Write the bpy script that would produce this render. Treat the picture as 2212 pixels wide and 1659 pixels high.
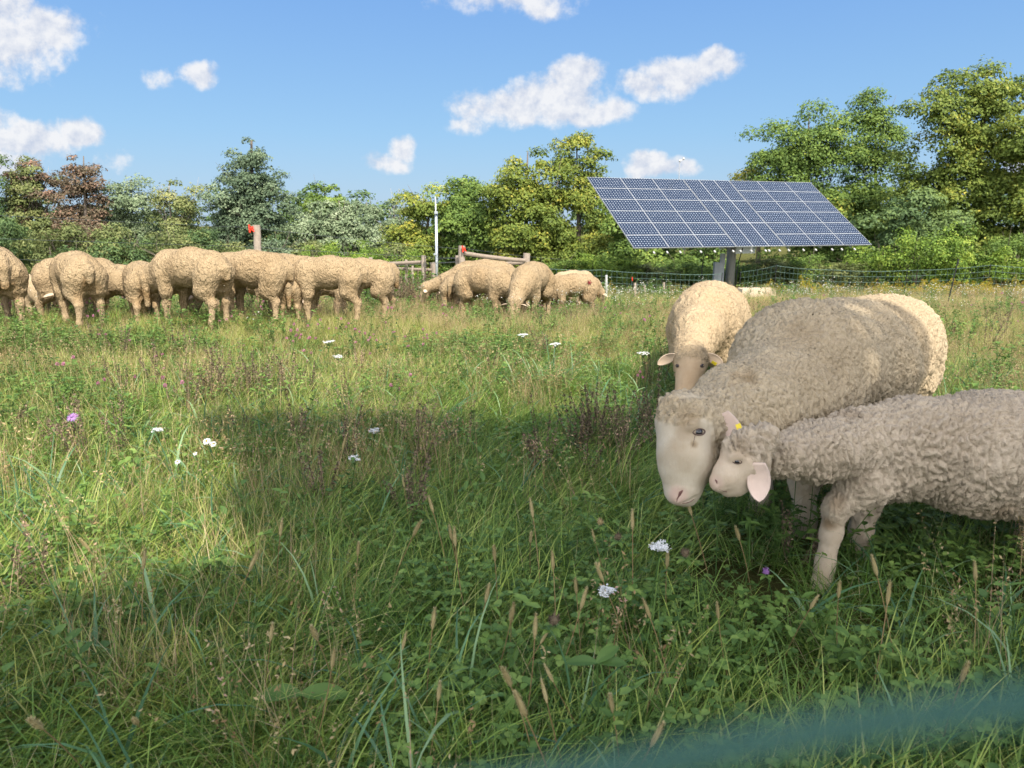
import bpy, bmesh, math
import numpy as np
from mathutils import Vector, Matrix

for o in list(bpy.data.objects): bpy.data.objects.remove(o)
SC = bpy.context.scene
COL = SC.collection
RAD = math.radians

# ------------------------------------------------------------ camera
CAMH = 1.08
PITCH = math.atan((829.5-480)/1598.0)
cd = bpy.data.cameras.new('camera'); cam = bpy.data.objects.new('camera', cd); COL.objects.link(cam)
cam.location = (0, 0, CAMH); cam.rotation_euler = (math.pi/2-PITCH, 0, 0)
cd.sensor_width = 36; cd.lens = 26.0; cd.clip_start = 0.01; cd.clip_end = 2000
cd.dof.use_dof = True; cd.dof.focus_distance = 3.2; cd.dof.aperture_fstop = 7.4
SC.camera = cam
# ------------------------------------------------------------ sun, sky, exposure
EXPO = 1.32
SUN_EL = RAD(51)
SUN_H = np.array([.40, -.917]); SUN_H /= np.linalg.norm(SUN_H)
SUN = np.array([SUN_H[0]*math.cos(SUN_EL), SUN_H[1]*math.cos(SUN_EL), math.sin(SUN_EL)])
ld = bpy.data.lights.new('sun', 'SUN'); sun = bpy.data.objects.new('sun', ld); COL.objects.link(sun)
ld.energy = 3.35; ld.angle = RAD(.53); ld.color = (1, .93, .82)
sun.rotation_euler = Vector(SUN).to_track_quat('Z', 'Y').to_euler()
SC.view_settings.view_transform = 'Standard'; SC.view_settings.look = 'None'
SC.view_settings.exposure = EXPO; SC.view_settings.gamma = 1
SKY_STRENGTH = .15
KX = 1/(SKY_STRENGTH*2**EXPO)      # radiance that renders as white
CLOUD_WHITE = .93*KX
SC.cycles.max_bounces = 6; SC.cycles.diffuse_bounces = 3; SC.cycles.transparent_max_bounces = 8
SC.cycles.use_denoising = True

def ray(u, v):
    xc = (u-1106)/1598.0; yd = (v-829.5)/1598.0
    return np.array([xc, math.cos(PITCH)-yd*math.sin(PITCH), -math.sin(PITCH)-yd*math.cos(PITCH)])
def P(u, v, y):
    """world point seen at photo position (u, v) of a 2212 wide view, at distance y"""
    r = ray(u, v); return np.array([0, 0, CAMH]) + r*(y/r[1])

class NT:
    def __init__(s, tree): s.t = tree; s.n = tree.nodes; s.l = tree.links
    def node(s, typ, **kw):
        nd = s.n.new(typ)
        for k, v in kw.items():
            if k == 'ins':
                for kk, vv in v.items():
                    if isinstance(vv, bpy.types.NodeSocket): s.l.new(vv, nd.inputs[kk])
                    else: nd.inputs[kk].default_value = vv
            else: setattr(nd, k, v)
        return nd
    def math(s, op, a, b=0.0, c=0.0, clamp=False):
        nd = s.n.new('ShaderNodeMath'); nd.operation = op; nd.use_clamp = clamp
        for i, x in enumerate((a, b, c)):
            if isinstance(x, bpy.types.NodeSocket): s.l.new(x, nd.inputs[i])
            else: nd.inputs[i].default_value = x
        return nd.outputs[0]
    def mix(s, f, a, b):
        nd = s.n.new('ShaderNodeMix'); nd.data_type = 'RGBA'
        for i, x in ((0, f), (6, a), (7, b)):
            if isinstance(x, bpy.types.NodeSocket): s.l.new(x, nd.inputs[i])
            else: nd.inputs[i].default_value = (*x, 1) if isinstance(x, tuple) and len(x) == 3 else x
        return nd.outputs[2]
    def ramp(s, f, stops):
        nd = s.n.new('ShaderNodeValToRGB'); s.l.new(f, nd.inputs[0]); e = nd.color_ramp.elements
        e[0].position, e[0].color = stops[0][0], (*stops[0][1], 1)
        e[1].position, e[1].color = stops[-1][0], (*stops[-1][1], 1)
        for p, c in stops[1:-1]:
            x = e.new(p); x.color = (*c, 1)
        return nd.outputs[0]
    def noise(s, vec, scale, detail=3, rough=.55, out=0):
        nd = s.n.new('ShaderNodeTexNoise'); nd.inputs['Scale'].default_value = scale
        nd.inputs['Detail'].default_value = detail; nd.inputs['Roughness'].default_value = rough
        if vec is not None: s.l.new(vec, nd.inputs['Vector'])
        return nd.outputs[out]

world = bpy.data.worlds.new('World'); SC.world = world; world.use_nodes = True
W = NT(world.node_tree)
for n in list(W.n): W.n.remove(n)
sky = W.node('ShaderNodeTexSky', sky_type='NISHITA', sun_disc=False)
sky.sun_elevation = SUN_EL; sky.sun_rotation = math.atan2(SUN_H[0], SUN_H[1])
sky.altitude = 300; sky.air_density = 1.25; sky.dust_density = .5; sky.ozone_density = 2.5
tc = W.node('ShaderNodeTexCoord'); sep = W.node('ShaderNodeSeparateXYZ', ins={0: tc.outputs['Generated']})
yy = W.math('MAXIMUM', sep.outputs[1], .02)
sx = W.math('DIVIDE', sep.outputs[0], yy); sz = W.math('DIVIDE', sep.outputs[2], yy)
cvec = W.node('ShaderNodeCombineXYZ', ins={0: sx, 1: sz, 2: 0.0}).outputs[0]
wn = W.noise(cvec, 9, 4, .6, 1)
wv = W.node('ShaderNodeVectorMath', operation='MULTIPLY_ADD', ins={0: wn, 1: (.055, .055, 0), 2: cvec}).outputs[0]
ws = W.node('ShaderNodeSeparateXYZ', ins={0: wv})
CLOUDS = [(30,95,120,72,1),(105,62,75,50,1),(0,30,75,60,1),(15,160,70,34,.5),(165,60,60,26,.25),
 (45,305,130,46,.95),(180,292,58,34,1),(10,345,110,44,.7),(-10,258,45,34,.8),(345,178,42,22,.5),(415,165,58,27,.7),
 (250,352,36,26,.5),(842,354,52,24,.8),(875,328,34,28,.9),(1105,8,150,38,.7),(1200,225,118,58,1.1),(1110,245,130,46,.95),
 (1240,168,58,40,1.1),(1285,254,78,36,1.1),(1010,282,58,24,.5),(1480,165,100,48,1.05),(1410,192,100,34,.8),(1535,150,64,34,1),
 (1398,368,50,36,1.2),(1452,368,52,26,.9),(1275,428,22,34,1.0),(2205,350,50,60,.7)]
field = None
for (u, v, ru, rv, w) in CLOUDS:
    r = ray(u, v-(-28+5)); cx, cz = r[0]/r[1], r[2]/r[1]
    dx = W.math('MULTIPLY', W.math('SUBTRACT', ws.outputs[0], float(cx+.027)), 1598/ru)
    dz = W.math('MULTIPLY', W.math('SUBTRACT', ws.outputs[1], float(cz+.045)), 1598/rv)
    d2 = W.math('MULTIPLY_ADD', dx, dx, W.math('MULTIPLY', dz, dz))
    e = W.math('MULTIPLY', W.math('SUBTRACT', 1.25, d2), w)
    field = e if field is None else W.math('MAXIMUM', field, e)
n2 = W.noise(cvec, 22, 6, .62)
fld = W.math('ADD', field, W.math('MULTIPLY', W.math('SUBTRACT', n2, .5), 2.7))
mr = W.node('ShaderNodeMapRange', interpolation_type='SMOOTHSTEP', ins={0: fld, 1: .05, 2: 1.0, 3: 0.0, 4: .93})
# light tops, greyer bases: noise sampled a little lower in the sky direction
off = W.node('ShaderNodeVectorMath', operation='ADD', ins={0: cvec, 1: (-.006, .010, 0)}).outputs[0]
n3 = W.noise(off, 22, 6, .62)
sh = W.math('MULTIPLY_ADD', W.math('SUBTRACT', n2, n3), 4.2, .66, clamp=True)
ccol = W.mix(sh, (.66*CLOUD_WHITE, .72*CLOUD_WHITE, .86*CLOUD_WHITE), (1.0*CLOUD_WHITE, 1.0*CLOUD_WHITE, 1.02*CLOUD_WHITE))
hs = W.node('ShaderNodeHueSaturation', ins={'Saturation': 1.25, 'Value': .40, 'Color': sky.outputs[0]})
blue = W.ramp(W.math('MULTIPLY', sep.outputs[2], 2.0), [(0.0, (.40, .60, .84)), (.22, (.31, .56, .88)), (.55, (.215, .43, .85)), (1.0, (.12, .28, .66))])
bluek = W.node('ShaderNodeVectorMath', operation='SCALE', ins={0: blue, 'Scale': KX}).outputs[0]
skyc = W.mix(.86, hs.outputs[0], bluek)
mask = W.math('MULTIPLY', mr.outputs[0], W.math('GREATER_THAN', sep.outputs[1], .05))
fin = W.mix(mask, skyc, ccol)
# bright broken cloud added as fill light, unseen, overhead and behind the viewer
gn = W.noise(tc.outputs['Generated'], 2.6, 5, .6)
away = W.math('MAXIMUM', W.math('MULTIPLY', W.math('SUBTRACT', sep.outputs[2], .86), 8, clamp=True), W.math('MULTIPLY', W.math('SUBTRACT', -.12, sep.outputs[1]), 6, clamp=True))
cv = W.node('ShaderNodeMapRange', interpolation_type='SMOOTHSTEP', ins={0: gn, 1: .38, 2: .54, 3: 0.0, 4: 1.0})
fin = W.mix(W.math('MULTIPLY', away, cv.outputs[0]), fin, (3.1*KX, 3.1*KX, 3.16*KX))
bg = W.node('ShaderNodeBackground', ins={0: fin, 1: SKY_STRENGTH}); wo = W.node('ShaderNodeOutputWorld', ins={0: bg.outputs[0]})
world.cycles.sampling_method = 'MANUAL'; world.cycles.sample_map_resolution = 512

# ------------------------------------------------------------ helpers
def tag(o, label=None, cat=None, group=None, kind=None):
    if label: o['label'] = label
    if cat: o['category'] = cat
    if group: o['group'] = group
    if kind: o['kind'] = kind
    return o
def empty(name, loc, label=None, cat=None, group=None, rz=0):
    o = bpy.data.objects.new(name, None); COL.objects.link(o); o.location = tuple(float(c) for c in loc)
    o.rotation_euler = (0, 0, rz); o.empty_display_size = .1
    return tag(o, label, cat, group)
def mesh_np(name, V, faces, smooth=True):
    """faces: int array (n,k) or list of such arrays"""
    if not isinstance(faces, list): faces = [faces]
    me = bpy.data.meshes.new(name)
    faces = [np.asarray(f, np.int32) for f in faces if len(f)]
    nl = sum(f.size for f in faces); nf = sum(len(f) for f in faces)
    me.vertices.add(len(V)); me.vertices.foreach_set('co', np.asarray(V, np.float32).ravel())
    me.loops.add(nl); me.loops.foreach_set('vertex_index', np.concatenate([f.ravel() for f in faces]))
    tot = np.concatenate([np.full(len(f), f.shape[1], np.int32) for f in faces])
    st = np.concatenate([[0], np.cumsum(tot)[:-1]]).astype(np.int32)
    me.polygons.add(nf); me.polygons.foreach_set('loop_start', st)
    me.polygons.foreach_set('use_smooth', np.full(nf, smooth))
    me.update(calc_edges=True); me.validate(clean_customdata=False)
    return me
def attr(me, name, vals):
    a = me.attributes.new(name, 'FLOAT', 'POINT'); a.data.foreach_set('value', np.asarray(vals, np.float32))
def link(name, me, mat=None, parent=None, loc=None):
    o = bpy.data.objects.new(name, me); COL.objects.link(o)
    if mat: me.materials.append(mat)
    if parent: o.parent = parent
    if loc is not None: o.location = tuple(float(c) for c in loc)
    return o
class MB:
    def __init__(s): s.v = []; s.f3 = []; s.f4 = []; s.n = 0; s.a = []
    def add(s, V, F, a=None):
        V = np.asarray(V, float); F = np.asarray(F, int)
        s.v.append(V); (s.f3 if F.shape[1] == 3 else s.f4).append(F+s.n); s.n += len(V)
        s.a.append(np.full(len(V), .5) if a is None else (np.full(len(V), a) if np.isscalar(a) else a))
    def mixed(s, V, F3, F4, a=None):
        V = np.asarray(V, float)
        s.v.append(V); s.f3.append(np.asarray(F3, int)+s.n); s.f4.append(np.asarray(F4, int)+s.n); s.n += len(V)
        s.a.append(np.full(len(V), .5) if a is None else (np.full(len(V), a) if np.isscalar(a) else a))
    def box(s, c, size, R=None, a=None):
        h = np.array(size)/2
        V = np.array([(x, y, z) for x in (-1, 1) for y in (-1, 1) for z in (-1, 1)])*h
        if R is not None: V = V @ np.asarray(R).T
        s.add(V+np.asarray(c), [(0,1,3,2),(4,6,7,5),(0,4,5,1),(2,3,7,6),(0,2,6,4),(1,5,7,3)], a)
    def tube(s, pts, rad, n=8, cap=True, a=None):
        pts = np.asarray(pts, float); m = len(pts)
        rad = np.full(m, rad) if np.isscalar(rad) else np.asarray(rad, float)
        tan = np.gradient(pts, axis=0); tan /= np.linalg.norm(tan, axis=1)[:, None]+1e-9
        ref = np.array([0, 0, 1.]) if abs(tan[0][2]) < .9 else np.array([1., 0, 0])
        A = np.cross(tan, ref); A /= np.linalg.norm(A, axis=1)[:, None]+1e-9
        B = np.cross(tan, A)
        th = np.arange(n)/n*2*np.pi
        V = (pts[:, None]+rad[:, None, None]*(np.cos(th)[None, :, None]*A[:, None]+np.sin(th)[None, :, None]*B[:, None])).reshape(-1, 3)
        i = np.arange(m-1)[:, None]*n; j = np.arange(n)[None]; k = (j+1) % n
        F = np.stack([i+j, i+k, i+n+k, i+n+j], -1).reshape(-1, 4)
        if cap:
            V = np.vstack([V, pts[:1], pts[-1:]]); c0 = m*n; j = np.arange(n); k = (j+1) % n
            F3 = np.vstack([np.stack([np.full(n, c0), k, j], -1), np.stack([np.full(n, c0+1), (m-1)*n+j, (m-1)*n+k], -1)])
            s.mixed(V, F3, F, a)
        else: s.add(V, F, a)
    def ball(s, c, r, n=8, a=None):
        r = np.full(3, r) if np.isscalar(r) else np.asarray(r)
        t = np.linspace(0, np.pi, n//2+2); pts = np.stack([0*t, 0*t, -np.cos(t)], -1)
        th = np.arange(n)/n*2*np.pi
        V = np.stack([np.sin(t)[:, None]*np.cos(th), np.sin(t)[:, None]*np.sin(th), -np.cos(t)[:, None]+0*th], -1).reshape(-1, 3)*r+np.asarray(c)
        m = len(t); i = np.arange(m-1)[:, None]*n; j = np.arange(n)[None]; k = (j+1) % n
        s.add(V, np.stack([i+j, i+k, i+n+k, i+n+j], -1).reshape(-1, 4), a)
    def build(s, name, mat, parent=None, loc=None, smooth=False, at=None):
        fs = ([np.vstack(s.f4)] if s.f4 else [])+([np.vstack(s.f3)] if s.f3 else [])
        V = np.vstack(s.v)
        me = mesh_np(name, V, fs, smooth)
        if at and len(me.vertices) == len(V): attr(me, at, np.concatenate(s.a))
        return link(name, me, mat, parent, loc)

# vectorised gradient noise
_prng = np.random.default_rng(7); _perm = _prng.permutation(256); _perm = np.concatenate([_perm, _perm, _perm])
_grad = _prng.normal(size=(256, 3)); _grad /= np.linalg.norm(_grad, axis=1)[:, None]
def pnoise(p):
    p = np.asarray(p, float); i = np.floor(p).astype(int); f = p-i; i &= 255
    w = f*f*f*(f*(f*6-15)+10); out = 0
    for dx in (0, 1):
        for dy in (0, 1):
            for dz in (0, 1):
                h = _perm[_perm[_perm[(i[:, 0]+dx) & 255]+((i[:, 1]+dy) & 255)]+((i[:, 2]+dz) & 255)]
                g = _grad[h]; d = f-np.array([dx, dy, dz])
                ww = np.where(dx, w[:, 0], 1-w[:, 0])*np.where(dy, w[:, 1], 1-w[:, 1])*np.where(dz, w[:, 2], 1-w[:, 2])
                out = out+ww*(g*d).sum(1)
    return out*1.6
def n2d(x, y, s=1., o=0.):
    x = np.atleast_1d(x); y = np.atleast_1d(y)
    return pnoise(np.stack([x*s+o, y*s+o*1.7, np.full(x.shape, 3.3+o)], -1))
# ground profile
_gy = np.array([-40, -5, 0, 4, 5.5, 7, 8.4, 10, 15, 20, 26, 32, 40, 60, 120, 400.])
_gz = np.array([.6, .1, 0, .025, .035, .03, -.03, -.15, -.58, -1.10, -1.75, -2.15, -2.35, -2.35, -2.0, -1.])
def G(x, y):
    x = np.asarray(x, float); y = np.asarray(y, float)
    b = sum(np.interp(y+k*.6, _gy, _gz) for k in (-2, -1, 0, 1, 2))/5
    sh = np.shape(b)
    bump = n2d(x.ravel(), y.ravel(), .45, 5.)*.05+n2d(x.ravel(), y.ravel(), 1.7, 9.)*.018
    k = np.clip((y.ravel()-1)/3, .25, 1)
    hump = .11*np.exp(-((y-7.)/1.5)**2)/(1+np.exp((x+.9)*4))
    return b+hump+(bump*k).reshape(sh)
def gz(x, y): return float(G(np.array([x]), np.array([y]))[0])

# ------------------------------------------------------------ materials
def mat_base(name):
    m = bpy.data.materials.new(name); m.use_nodes = True; T = NT(m.node_tree)
    b = T.n['Principled BSDF']; return m, T, b
def simple(name, col, rough=.7, metal=0, var=.15, scale=8, bump=0, spec=.3):
    m, T, b = mat_base(name)
    tcn = T.node('ShaderNodeTexCoord'); n = T.noise(tcn.outputs['Object'], scale, 4)
    c = T.mix(n, tuple(x*(1-var) for x in col), tuple(min(1, x*(1+var)) for x in col))
    T.l.new(c, b.inputs['Base Color']); b.inputs['Roughness'].default_value = rough; b.inputs['Metallic'].default_value = metal
    b.inputs['Specular IOR Level'].default_value = spec
    if bump:
        bm = T.node('ShaderNodeBump', ins={'Strength': bump, 'Distance': .01, 'Height': n}); T.l.new(bm.outputs[0], b.inputs['Normal'])
    return m
def leafy(name, stops, transl=.35, rough=.6, rnd=.25, spec=.25):
    """stops over the per-leaf 'tint' attribute; shifted per instance"""
    m, T, b = mat_base(name)
    a = T.node('ShaderNodeAttribute', attribute_name='tint'); oi = T.node('ShaderNodeObjectInfo')
    f = T.math('ADD', a.outputs['Fac'], T.math('MULTIPLY', T.math('SUBTRACT', oi.outputs['Random'], .5), rnd), clamp=True)
    c = T.ramp(f, stops); T.l.new(c, b.inputs['Base Color']); b.inputs['Roughness'].default_value = rough
    b.inputs['Specular IOR Level'].default_value = spec
    tr = T.node('ShaderNodeBsdfTranslucent', ins={0: c}); mx = T.node('ShaderNodeMixShader', ins={0: transl, 1: b.outputs[0], 2: tr.outputs[0]})
    T.l.new(mx.outputs[0], T.n['Material Output'].inputs[0]); return m

def wool_mat(name, base, light, dirt, face, bump=1.0, sc=1.0):
    m, T, b = mat_base(name)
    w = T.node('ShaderNodeAttribute', attribute_name='wool').outputs['Fac']
    pk = T.node('ShaderNodeAttribute', attribute_name='pink').outputs['Fac']
    dt = T.node('ShaderNodeAttribute', attribute_name='dirt').outputs['Fac']
    co = T.node('ShaderNodeTexCoord').outputs['Object']
    big = T.noise(co, 5, 4); fine = T.noise(co, 60*sc, 3)
    c = T.mix(big, base, light)
    c = T.mix(T.math('MULTIPLY', T.math('SUBTRACT', fine, .35, clamp=True), 1.2), c, tuple(x*.72 for x in base))
    fh = T.mix(T.noise(co, 22, 4, .65), face, (face[0]*.78, face[1]*.69, face[2]*.58))
    c = T.mix(w, fh, c)
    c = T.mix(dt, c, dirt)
    c = T.mix(pk, c, (.50, .34, .28))
    T.l.new(c, b.inputs['Base Color']); b.inputs['Roughness'].default_value = .95; b.inputs['Specular IOR Level'].default_value = .08
    # crimped fleece
    mp = T.node('ShaderNodeMapping', ins={0: co, 'Scale': (1.0, 1.0, .62)})
    nw = T.noise(mp.outputs[0], 12*sc, 2, .5, 1)
    ww = T.node('ShaderNodeVectorMath', operation='MULTIPLY_ADD', ins={0: nw, 1: (.05, .05, .05), 2: mp.outputs[0]}).outputs[0]
    f1 = T.noise(ww, 42*sc, 3, .6)
    f1 = T.math('ABSOLUTE', T.math('SUBTRACT', f1, .5))
    f2 = T.noise(co, 210*sc, 2, .6)
    h = T.math('ADD', T.math('MULTIPLY', f1, 2.2), T.math('MULTIPLY', f2, .35))
    st = T.noise(T.node('ShaderNodeMapping', ins={0: co, 'Scale': (260, 260, 60)}).outputs[0], 1.0, 3, .6)
    h = T.math('ADD', T.math('MULTIPLY', h, w), T.math('MULTIPLY', st, T.math('MULTIPLY_ADD', w, -.14, .16)))
    bp = T.node('ShaderNodeBump', ins={'Strength': bump, 'Distance': .010/sc, 'Height': h})
    T.l.new(bp.outputs[0], b.inputs['Normal'])
    return m
M = {}
M['wool_tan'] = wool_mat('wool_tan', (.315, .225, .125), (.42, .32, .20), (.20, .115, .045), (.48, .37, .25), 1.6, .55)
M['wool_gold'] = wool_mat('wool_gold', (.36, .265, .155), (.46, .36, .235), (.22, .13, .05), (.56, .42, .28), 1.2, .9)
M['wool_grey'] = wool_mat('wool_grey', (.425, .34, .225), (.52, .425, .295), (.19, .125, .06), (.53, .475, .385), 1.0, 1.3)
M['wool_lamb'] = wool_mat('wool_lamb', (.43, .345, .25), (.55, .46, .35), (.20, .13, .065), (.58, .49, .39), 1.0, 1.45)
M['ear'] = simple('ear_skin', (.62, .48, .40), .8, var=.12, scale=30, bump=.3)
M['ear_tan'] = simple('ear_skin_tan', (.52, .40, .29), .8, var=.12, scale=30)
M['eye'] = simple('eye', (.012, .010, .012), .08, var=.1, spec=.7)
M['lid'] = simple('eyelid', (.10, .065, .05), .6)
M['tag'] = simple('yellow_plastic', (.75, .58, .03), .4)
M['red'] = simple('red_plastic', (.75, .04, .015), .45)
M['wood'] = simple('weathered_wood', (.30, .245, .195), .9, var=.35, scale=18, bump=.5)
M['rail'] = simple('grey_rail_wood', (.225, .18, .14), .9, var=.35, scale=10, bump=.5)
M['galv'] = simple('galvanised_steel', (.50, .53, .55), .35, .6, var=.12, scale=20)
M['polewood'] = simple('weathered_steel_pole', (.27, .265, .245), .7, .2, var=.2, scale=6, bump=.2)
M['wire'] = simple('fence_wire', (.16, .17, .16), .4, .6)
M['net'] = simple('netting_cord', (.10, .16, .13), .7)
M['green_pvc'] = simple('green_plastic_coating', (.028, .088, .068), .45, var=.1)
M['white'] = simple('white_plastic', (.45, .45, .43), .5)
M['black'] = simple('black_plastic', (.02, .02, .022), .5)
M['greybox'] = simple('grey_enclosure', (.30, .32, .34), .5)
M['board'] = simple('pale_board', (.55, .45, .33), .85, var=.2, scale=5)
M['bark'] = simple('bark', (.13, .105, .085), .95, var=.4, scale=3, bump=.8)
M['barkpale'] = simple('pale_bark', (.30, .27, .23), .95, var=.3, scale=3, bump=.5)

# ------------------------------------------------------------ ground
def build_ground():
    ys = np.concatenate([np.linspace(-30, -2, 15), np.linspace(-1.5, 12, 110), np.linspace(12.4, 45, 70), np.linspace(47, 400, 40)])
    xs = np.concatenate([-np.geomspace(300, 9, 26), np.linspace(-8.5, 8.5, 120), np.geomspace(9, 300, 26)])
    X, Y = np.meshgrid(xs, ys); Z = G(X, Y)-.01
    nx = len(xs); i = np.arange(len(ys)-1)[:, None]*nx; j = np.arange(nx-1)[None]
    F = np.stack([i+j, i+j+1, i+nx+j+1, i+nx+j], -1).reshape(-1, 4)
    m, T, b = mat_base('soil_and_turf')
    co = T.node('ShaderNodeTexCoord').outputs['Object']
    n = T.noise(co, 1.2, 5, .6); n2_ = T.noise(co, 45, 5, .7)
    c = T.mix(n, (.045, .055, .018), (.10, .105, .035)); c = T.mix(T.math('MULTIPLY', n2_, .8), c, (.13, .12, .045))
    T.l.new(c, b.inputs['Base Color']); b.inputs['Roughness'].default_value = 1; b.inputs['Specular IOR Level'].default_value = 0
    bp = T.node('ShaderNodeBump', ins={'Strength': 1.0, 'Distance': .05, 'Height': n2_}); T.l.new(bp.outputs[0], b.inputs['Normal'])
    tag(link('ground', mesh_np('ground', np.stack([X, Y, Z], -1).reshape(-1, 3), F), m), kind='structure')
build_ground()

# ------------------------------------------------------------ sheep: one continuous surface from smoothly blended tapered limbs
def cone_sdf(p, a, b, ra, rb):
    ab = b-a; L = np.linalg.norm(ab)+1e-9
    t = np.clip(((p-a) @ ab)/L**2+(ra-rb)/L*(.0), 0, 1)
    # slanted distance of a tapered capsule (close enough for modelling)
    d = np.linalg.norm(p-a-t[:, None]*ab, axis=1)-(ra+(rb-ra)*t)
    return d
def ell_sdf(p, c, r, R):
    q = (p-c) @ R; k0 = np.linalg.norm(q/r, axis=1); k1 = np.linalg.norm(q/(r*r), axis=1)+1e-9
    return k0*(k0-1)/k1
class Body:
    def __init__(s): s.p = []; s.cut = []
    def cone(s, a, b, ra, rb, k=.04, wool=1., flat=None): s.p.append(('c', np.array(a, float), np.array(b, float), ra, rb, k, wool)); return s
    def ell(s, c, r, R=np.eye(3), k=.04, wool=1.): s.p.append(('e', np.array(c, float), np.array(r, float), np.array(R, float), 0, k, wool)); return s
    def chain(s, pts, rads, k=.03, wool=1.):
        w = [wool]*len(pts) if np.isscalar(wool) else wool
        for i in range(len(pts)-1): s.cone(pts[i], pts[i+1], rads[i], rads[i+1], k, w[i])
        return s
    def d1(s, q, pr): return cone_sdf(q, pr[1], pr[2], pr[3], pr[4]) if pr[0] == 'c' else ell_sdf(q, pr[1], pr[2], pr[3])
    def sdf(s, q, attrs=False):
        D = None; num = 0; den = 0
        for pr in s.p:
            d = s.d1(q, pr)
            if attrs:
                w = np.exp(-np.clip(d, -.05, 1)/.010); num = num+w*pr[6]; den = den+w
            if D is None: D = d; continue
            k = pr[5]; h = np.clip(.5+.5*(D-d)/k, 0, 1)
            D = D*(1-h)+d*h-k*h*(1-h)
        for (c, c2, r, k) in s.cut:
            d = -cone_sdf(q, c, c2, r, r); h = np.clip(.5-.5*(D-d)/k, 0, 1)
            D = D*(1-h)+d*h+k*h*(1-h)
        return (D, num/den) if attrs else D
    def march(s, o, dr, tmax=12.):
        dr = dr/np.linalg.norm(dr); t = .5
        for _ in range(120):
            d = s.sdf((o+dr*t)[None])[0]
            if d < .0007: break
            t += max(d*.8, .0005)
            if t > tmax: return None
        return o+dr*t
    def grad(s, q, e=.002):
        g = np.stack([s.sdf(q+np.eye(3)[i]*e)-s.sdf(q-np.eye(3)[i]*e) for i in range(3)], -1)
        return g/(np.linalg.norm(g, axis=1)[:, None]+1e-9)
    def mesh(s, voxel):
        bm = bmesh.new()
        for pr in s.p:
            b2 = bmesh.new()
            if pr[0] == 'c':
                for c, r in ((pr[1], pr[3]), (pr[2], pr[4])):
                    bmesh.ops.create_icosphere(b2, subdivisions=2, radius=float(r), matrix=Matrix.Translation(Vector(c)))
                bmesh.ops.convex_hull(b2, input=b2.verts[:])
                bmesh.ops.delete(b2, geom=[v for v in b2.verts if not v.link_faces], context='VERTS')
            else:
                Mx = Matrix.Translation(Vector(pr[1])) @ Matrix(pr[3].tolist()).to_4x4() @ Matrix.Diagonal((*[float(x) for x in pr[2]], 1))
                bmesh.ops.create_icosphere(b2, subdivisions=2, radius=1., matrix=Mx)
            tm = bpy.data.meshes.new('t'); b2.to_mesh(tm); b2.free(); bm.from_mesh(tm); bpy.data.meshes.remove(tm)
        me = bpy.data.meshes.new('tmp'); bm.to_mesh(me); bm.free()
        o = bpy.data.objects.new('tmp', me); COL.objects.link(o)
        r = o.modifiers.new('r', 'REMESH'); r.mode = 'VOXEL'; r.voxel_size = voxel
        dg = bpy.context.evaluated_depsgraph_get(); ev = o.evaluated_get(dg).to_mesh()
        V = np.empty(len(ev.vertices)*3, np.float32); ev.vertices.foreach_get('co', V); V = V.reshape(-1, 3).astype(float)
        F = np.empty(len(ev.loops), np.int32); ev.loops.foreach_get('vertex_index', F); F = F.reshape(-1, 4)
        bpy.data.objects.remove(o); bpy.data.meshes.remove(me)
        for it in range(4):
            g = s.grad(V); V = V-g*np.clip(s.sdf(V), -voxel*2.5, voxel*2.5)[:, None]*.9
            # relax tangentially a little
            if it < 3:
                acc = np.zeros_like(V); cnt = np.zeros(len(V))
                for a, b in ((0, 1), (1, 2), (2, 3), (3, 0)):
                    np.add.at(acc, F[:, a], V[F[:, b]]); np.add.at(acc, F[:, b], V[F[:, a]])
                    np.add.at(cnt, F[:, a], 1); np.add.at(cnt, F[:, b], 1)
                V = V+.5*(acc/cnt[:, None]-V)
        return V, F
def rdir_(rng, n):
    v = rng.normal(size=(n, 3)); return v/np.linalg.norm(v, axis=1)[:, None]
def proj(V):
    d = V-np.array([0, 0, CAMH]); zc = d[:, 1]*math.cos(PITCH)-d[:, 2]*math.sin(PITCH); yc = -d[:, 1]*math.sin(PITCH)-d[:, 2]*math.cos(PITCH)
    return 1106+1598*d[:, 0]/zc, 829.5+1598*yc/zc
def ss(x, a, b):
    t = np.clip((x-a)/(b-a), 0, 1); return t*t*(3-2*t)

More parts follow.
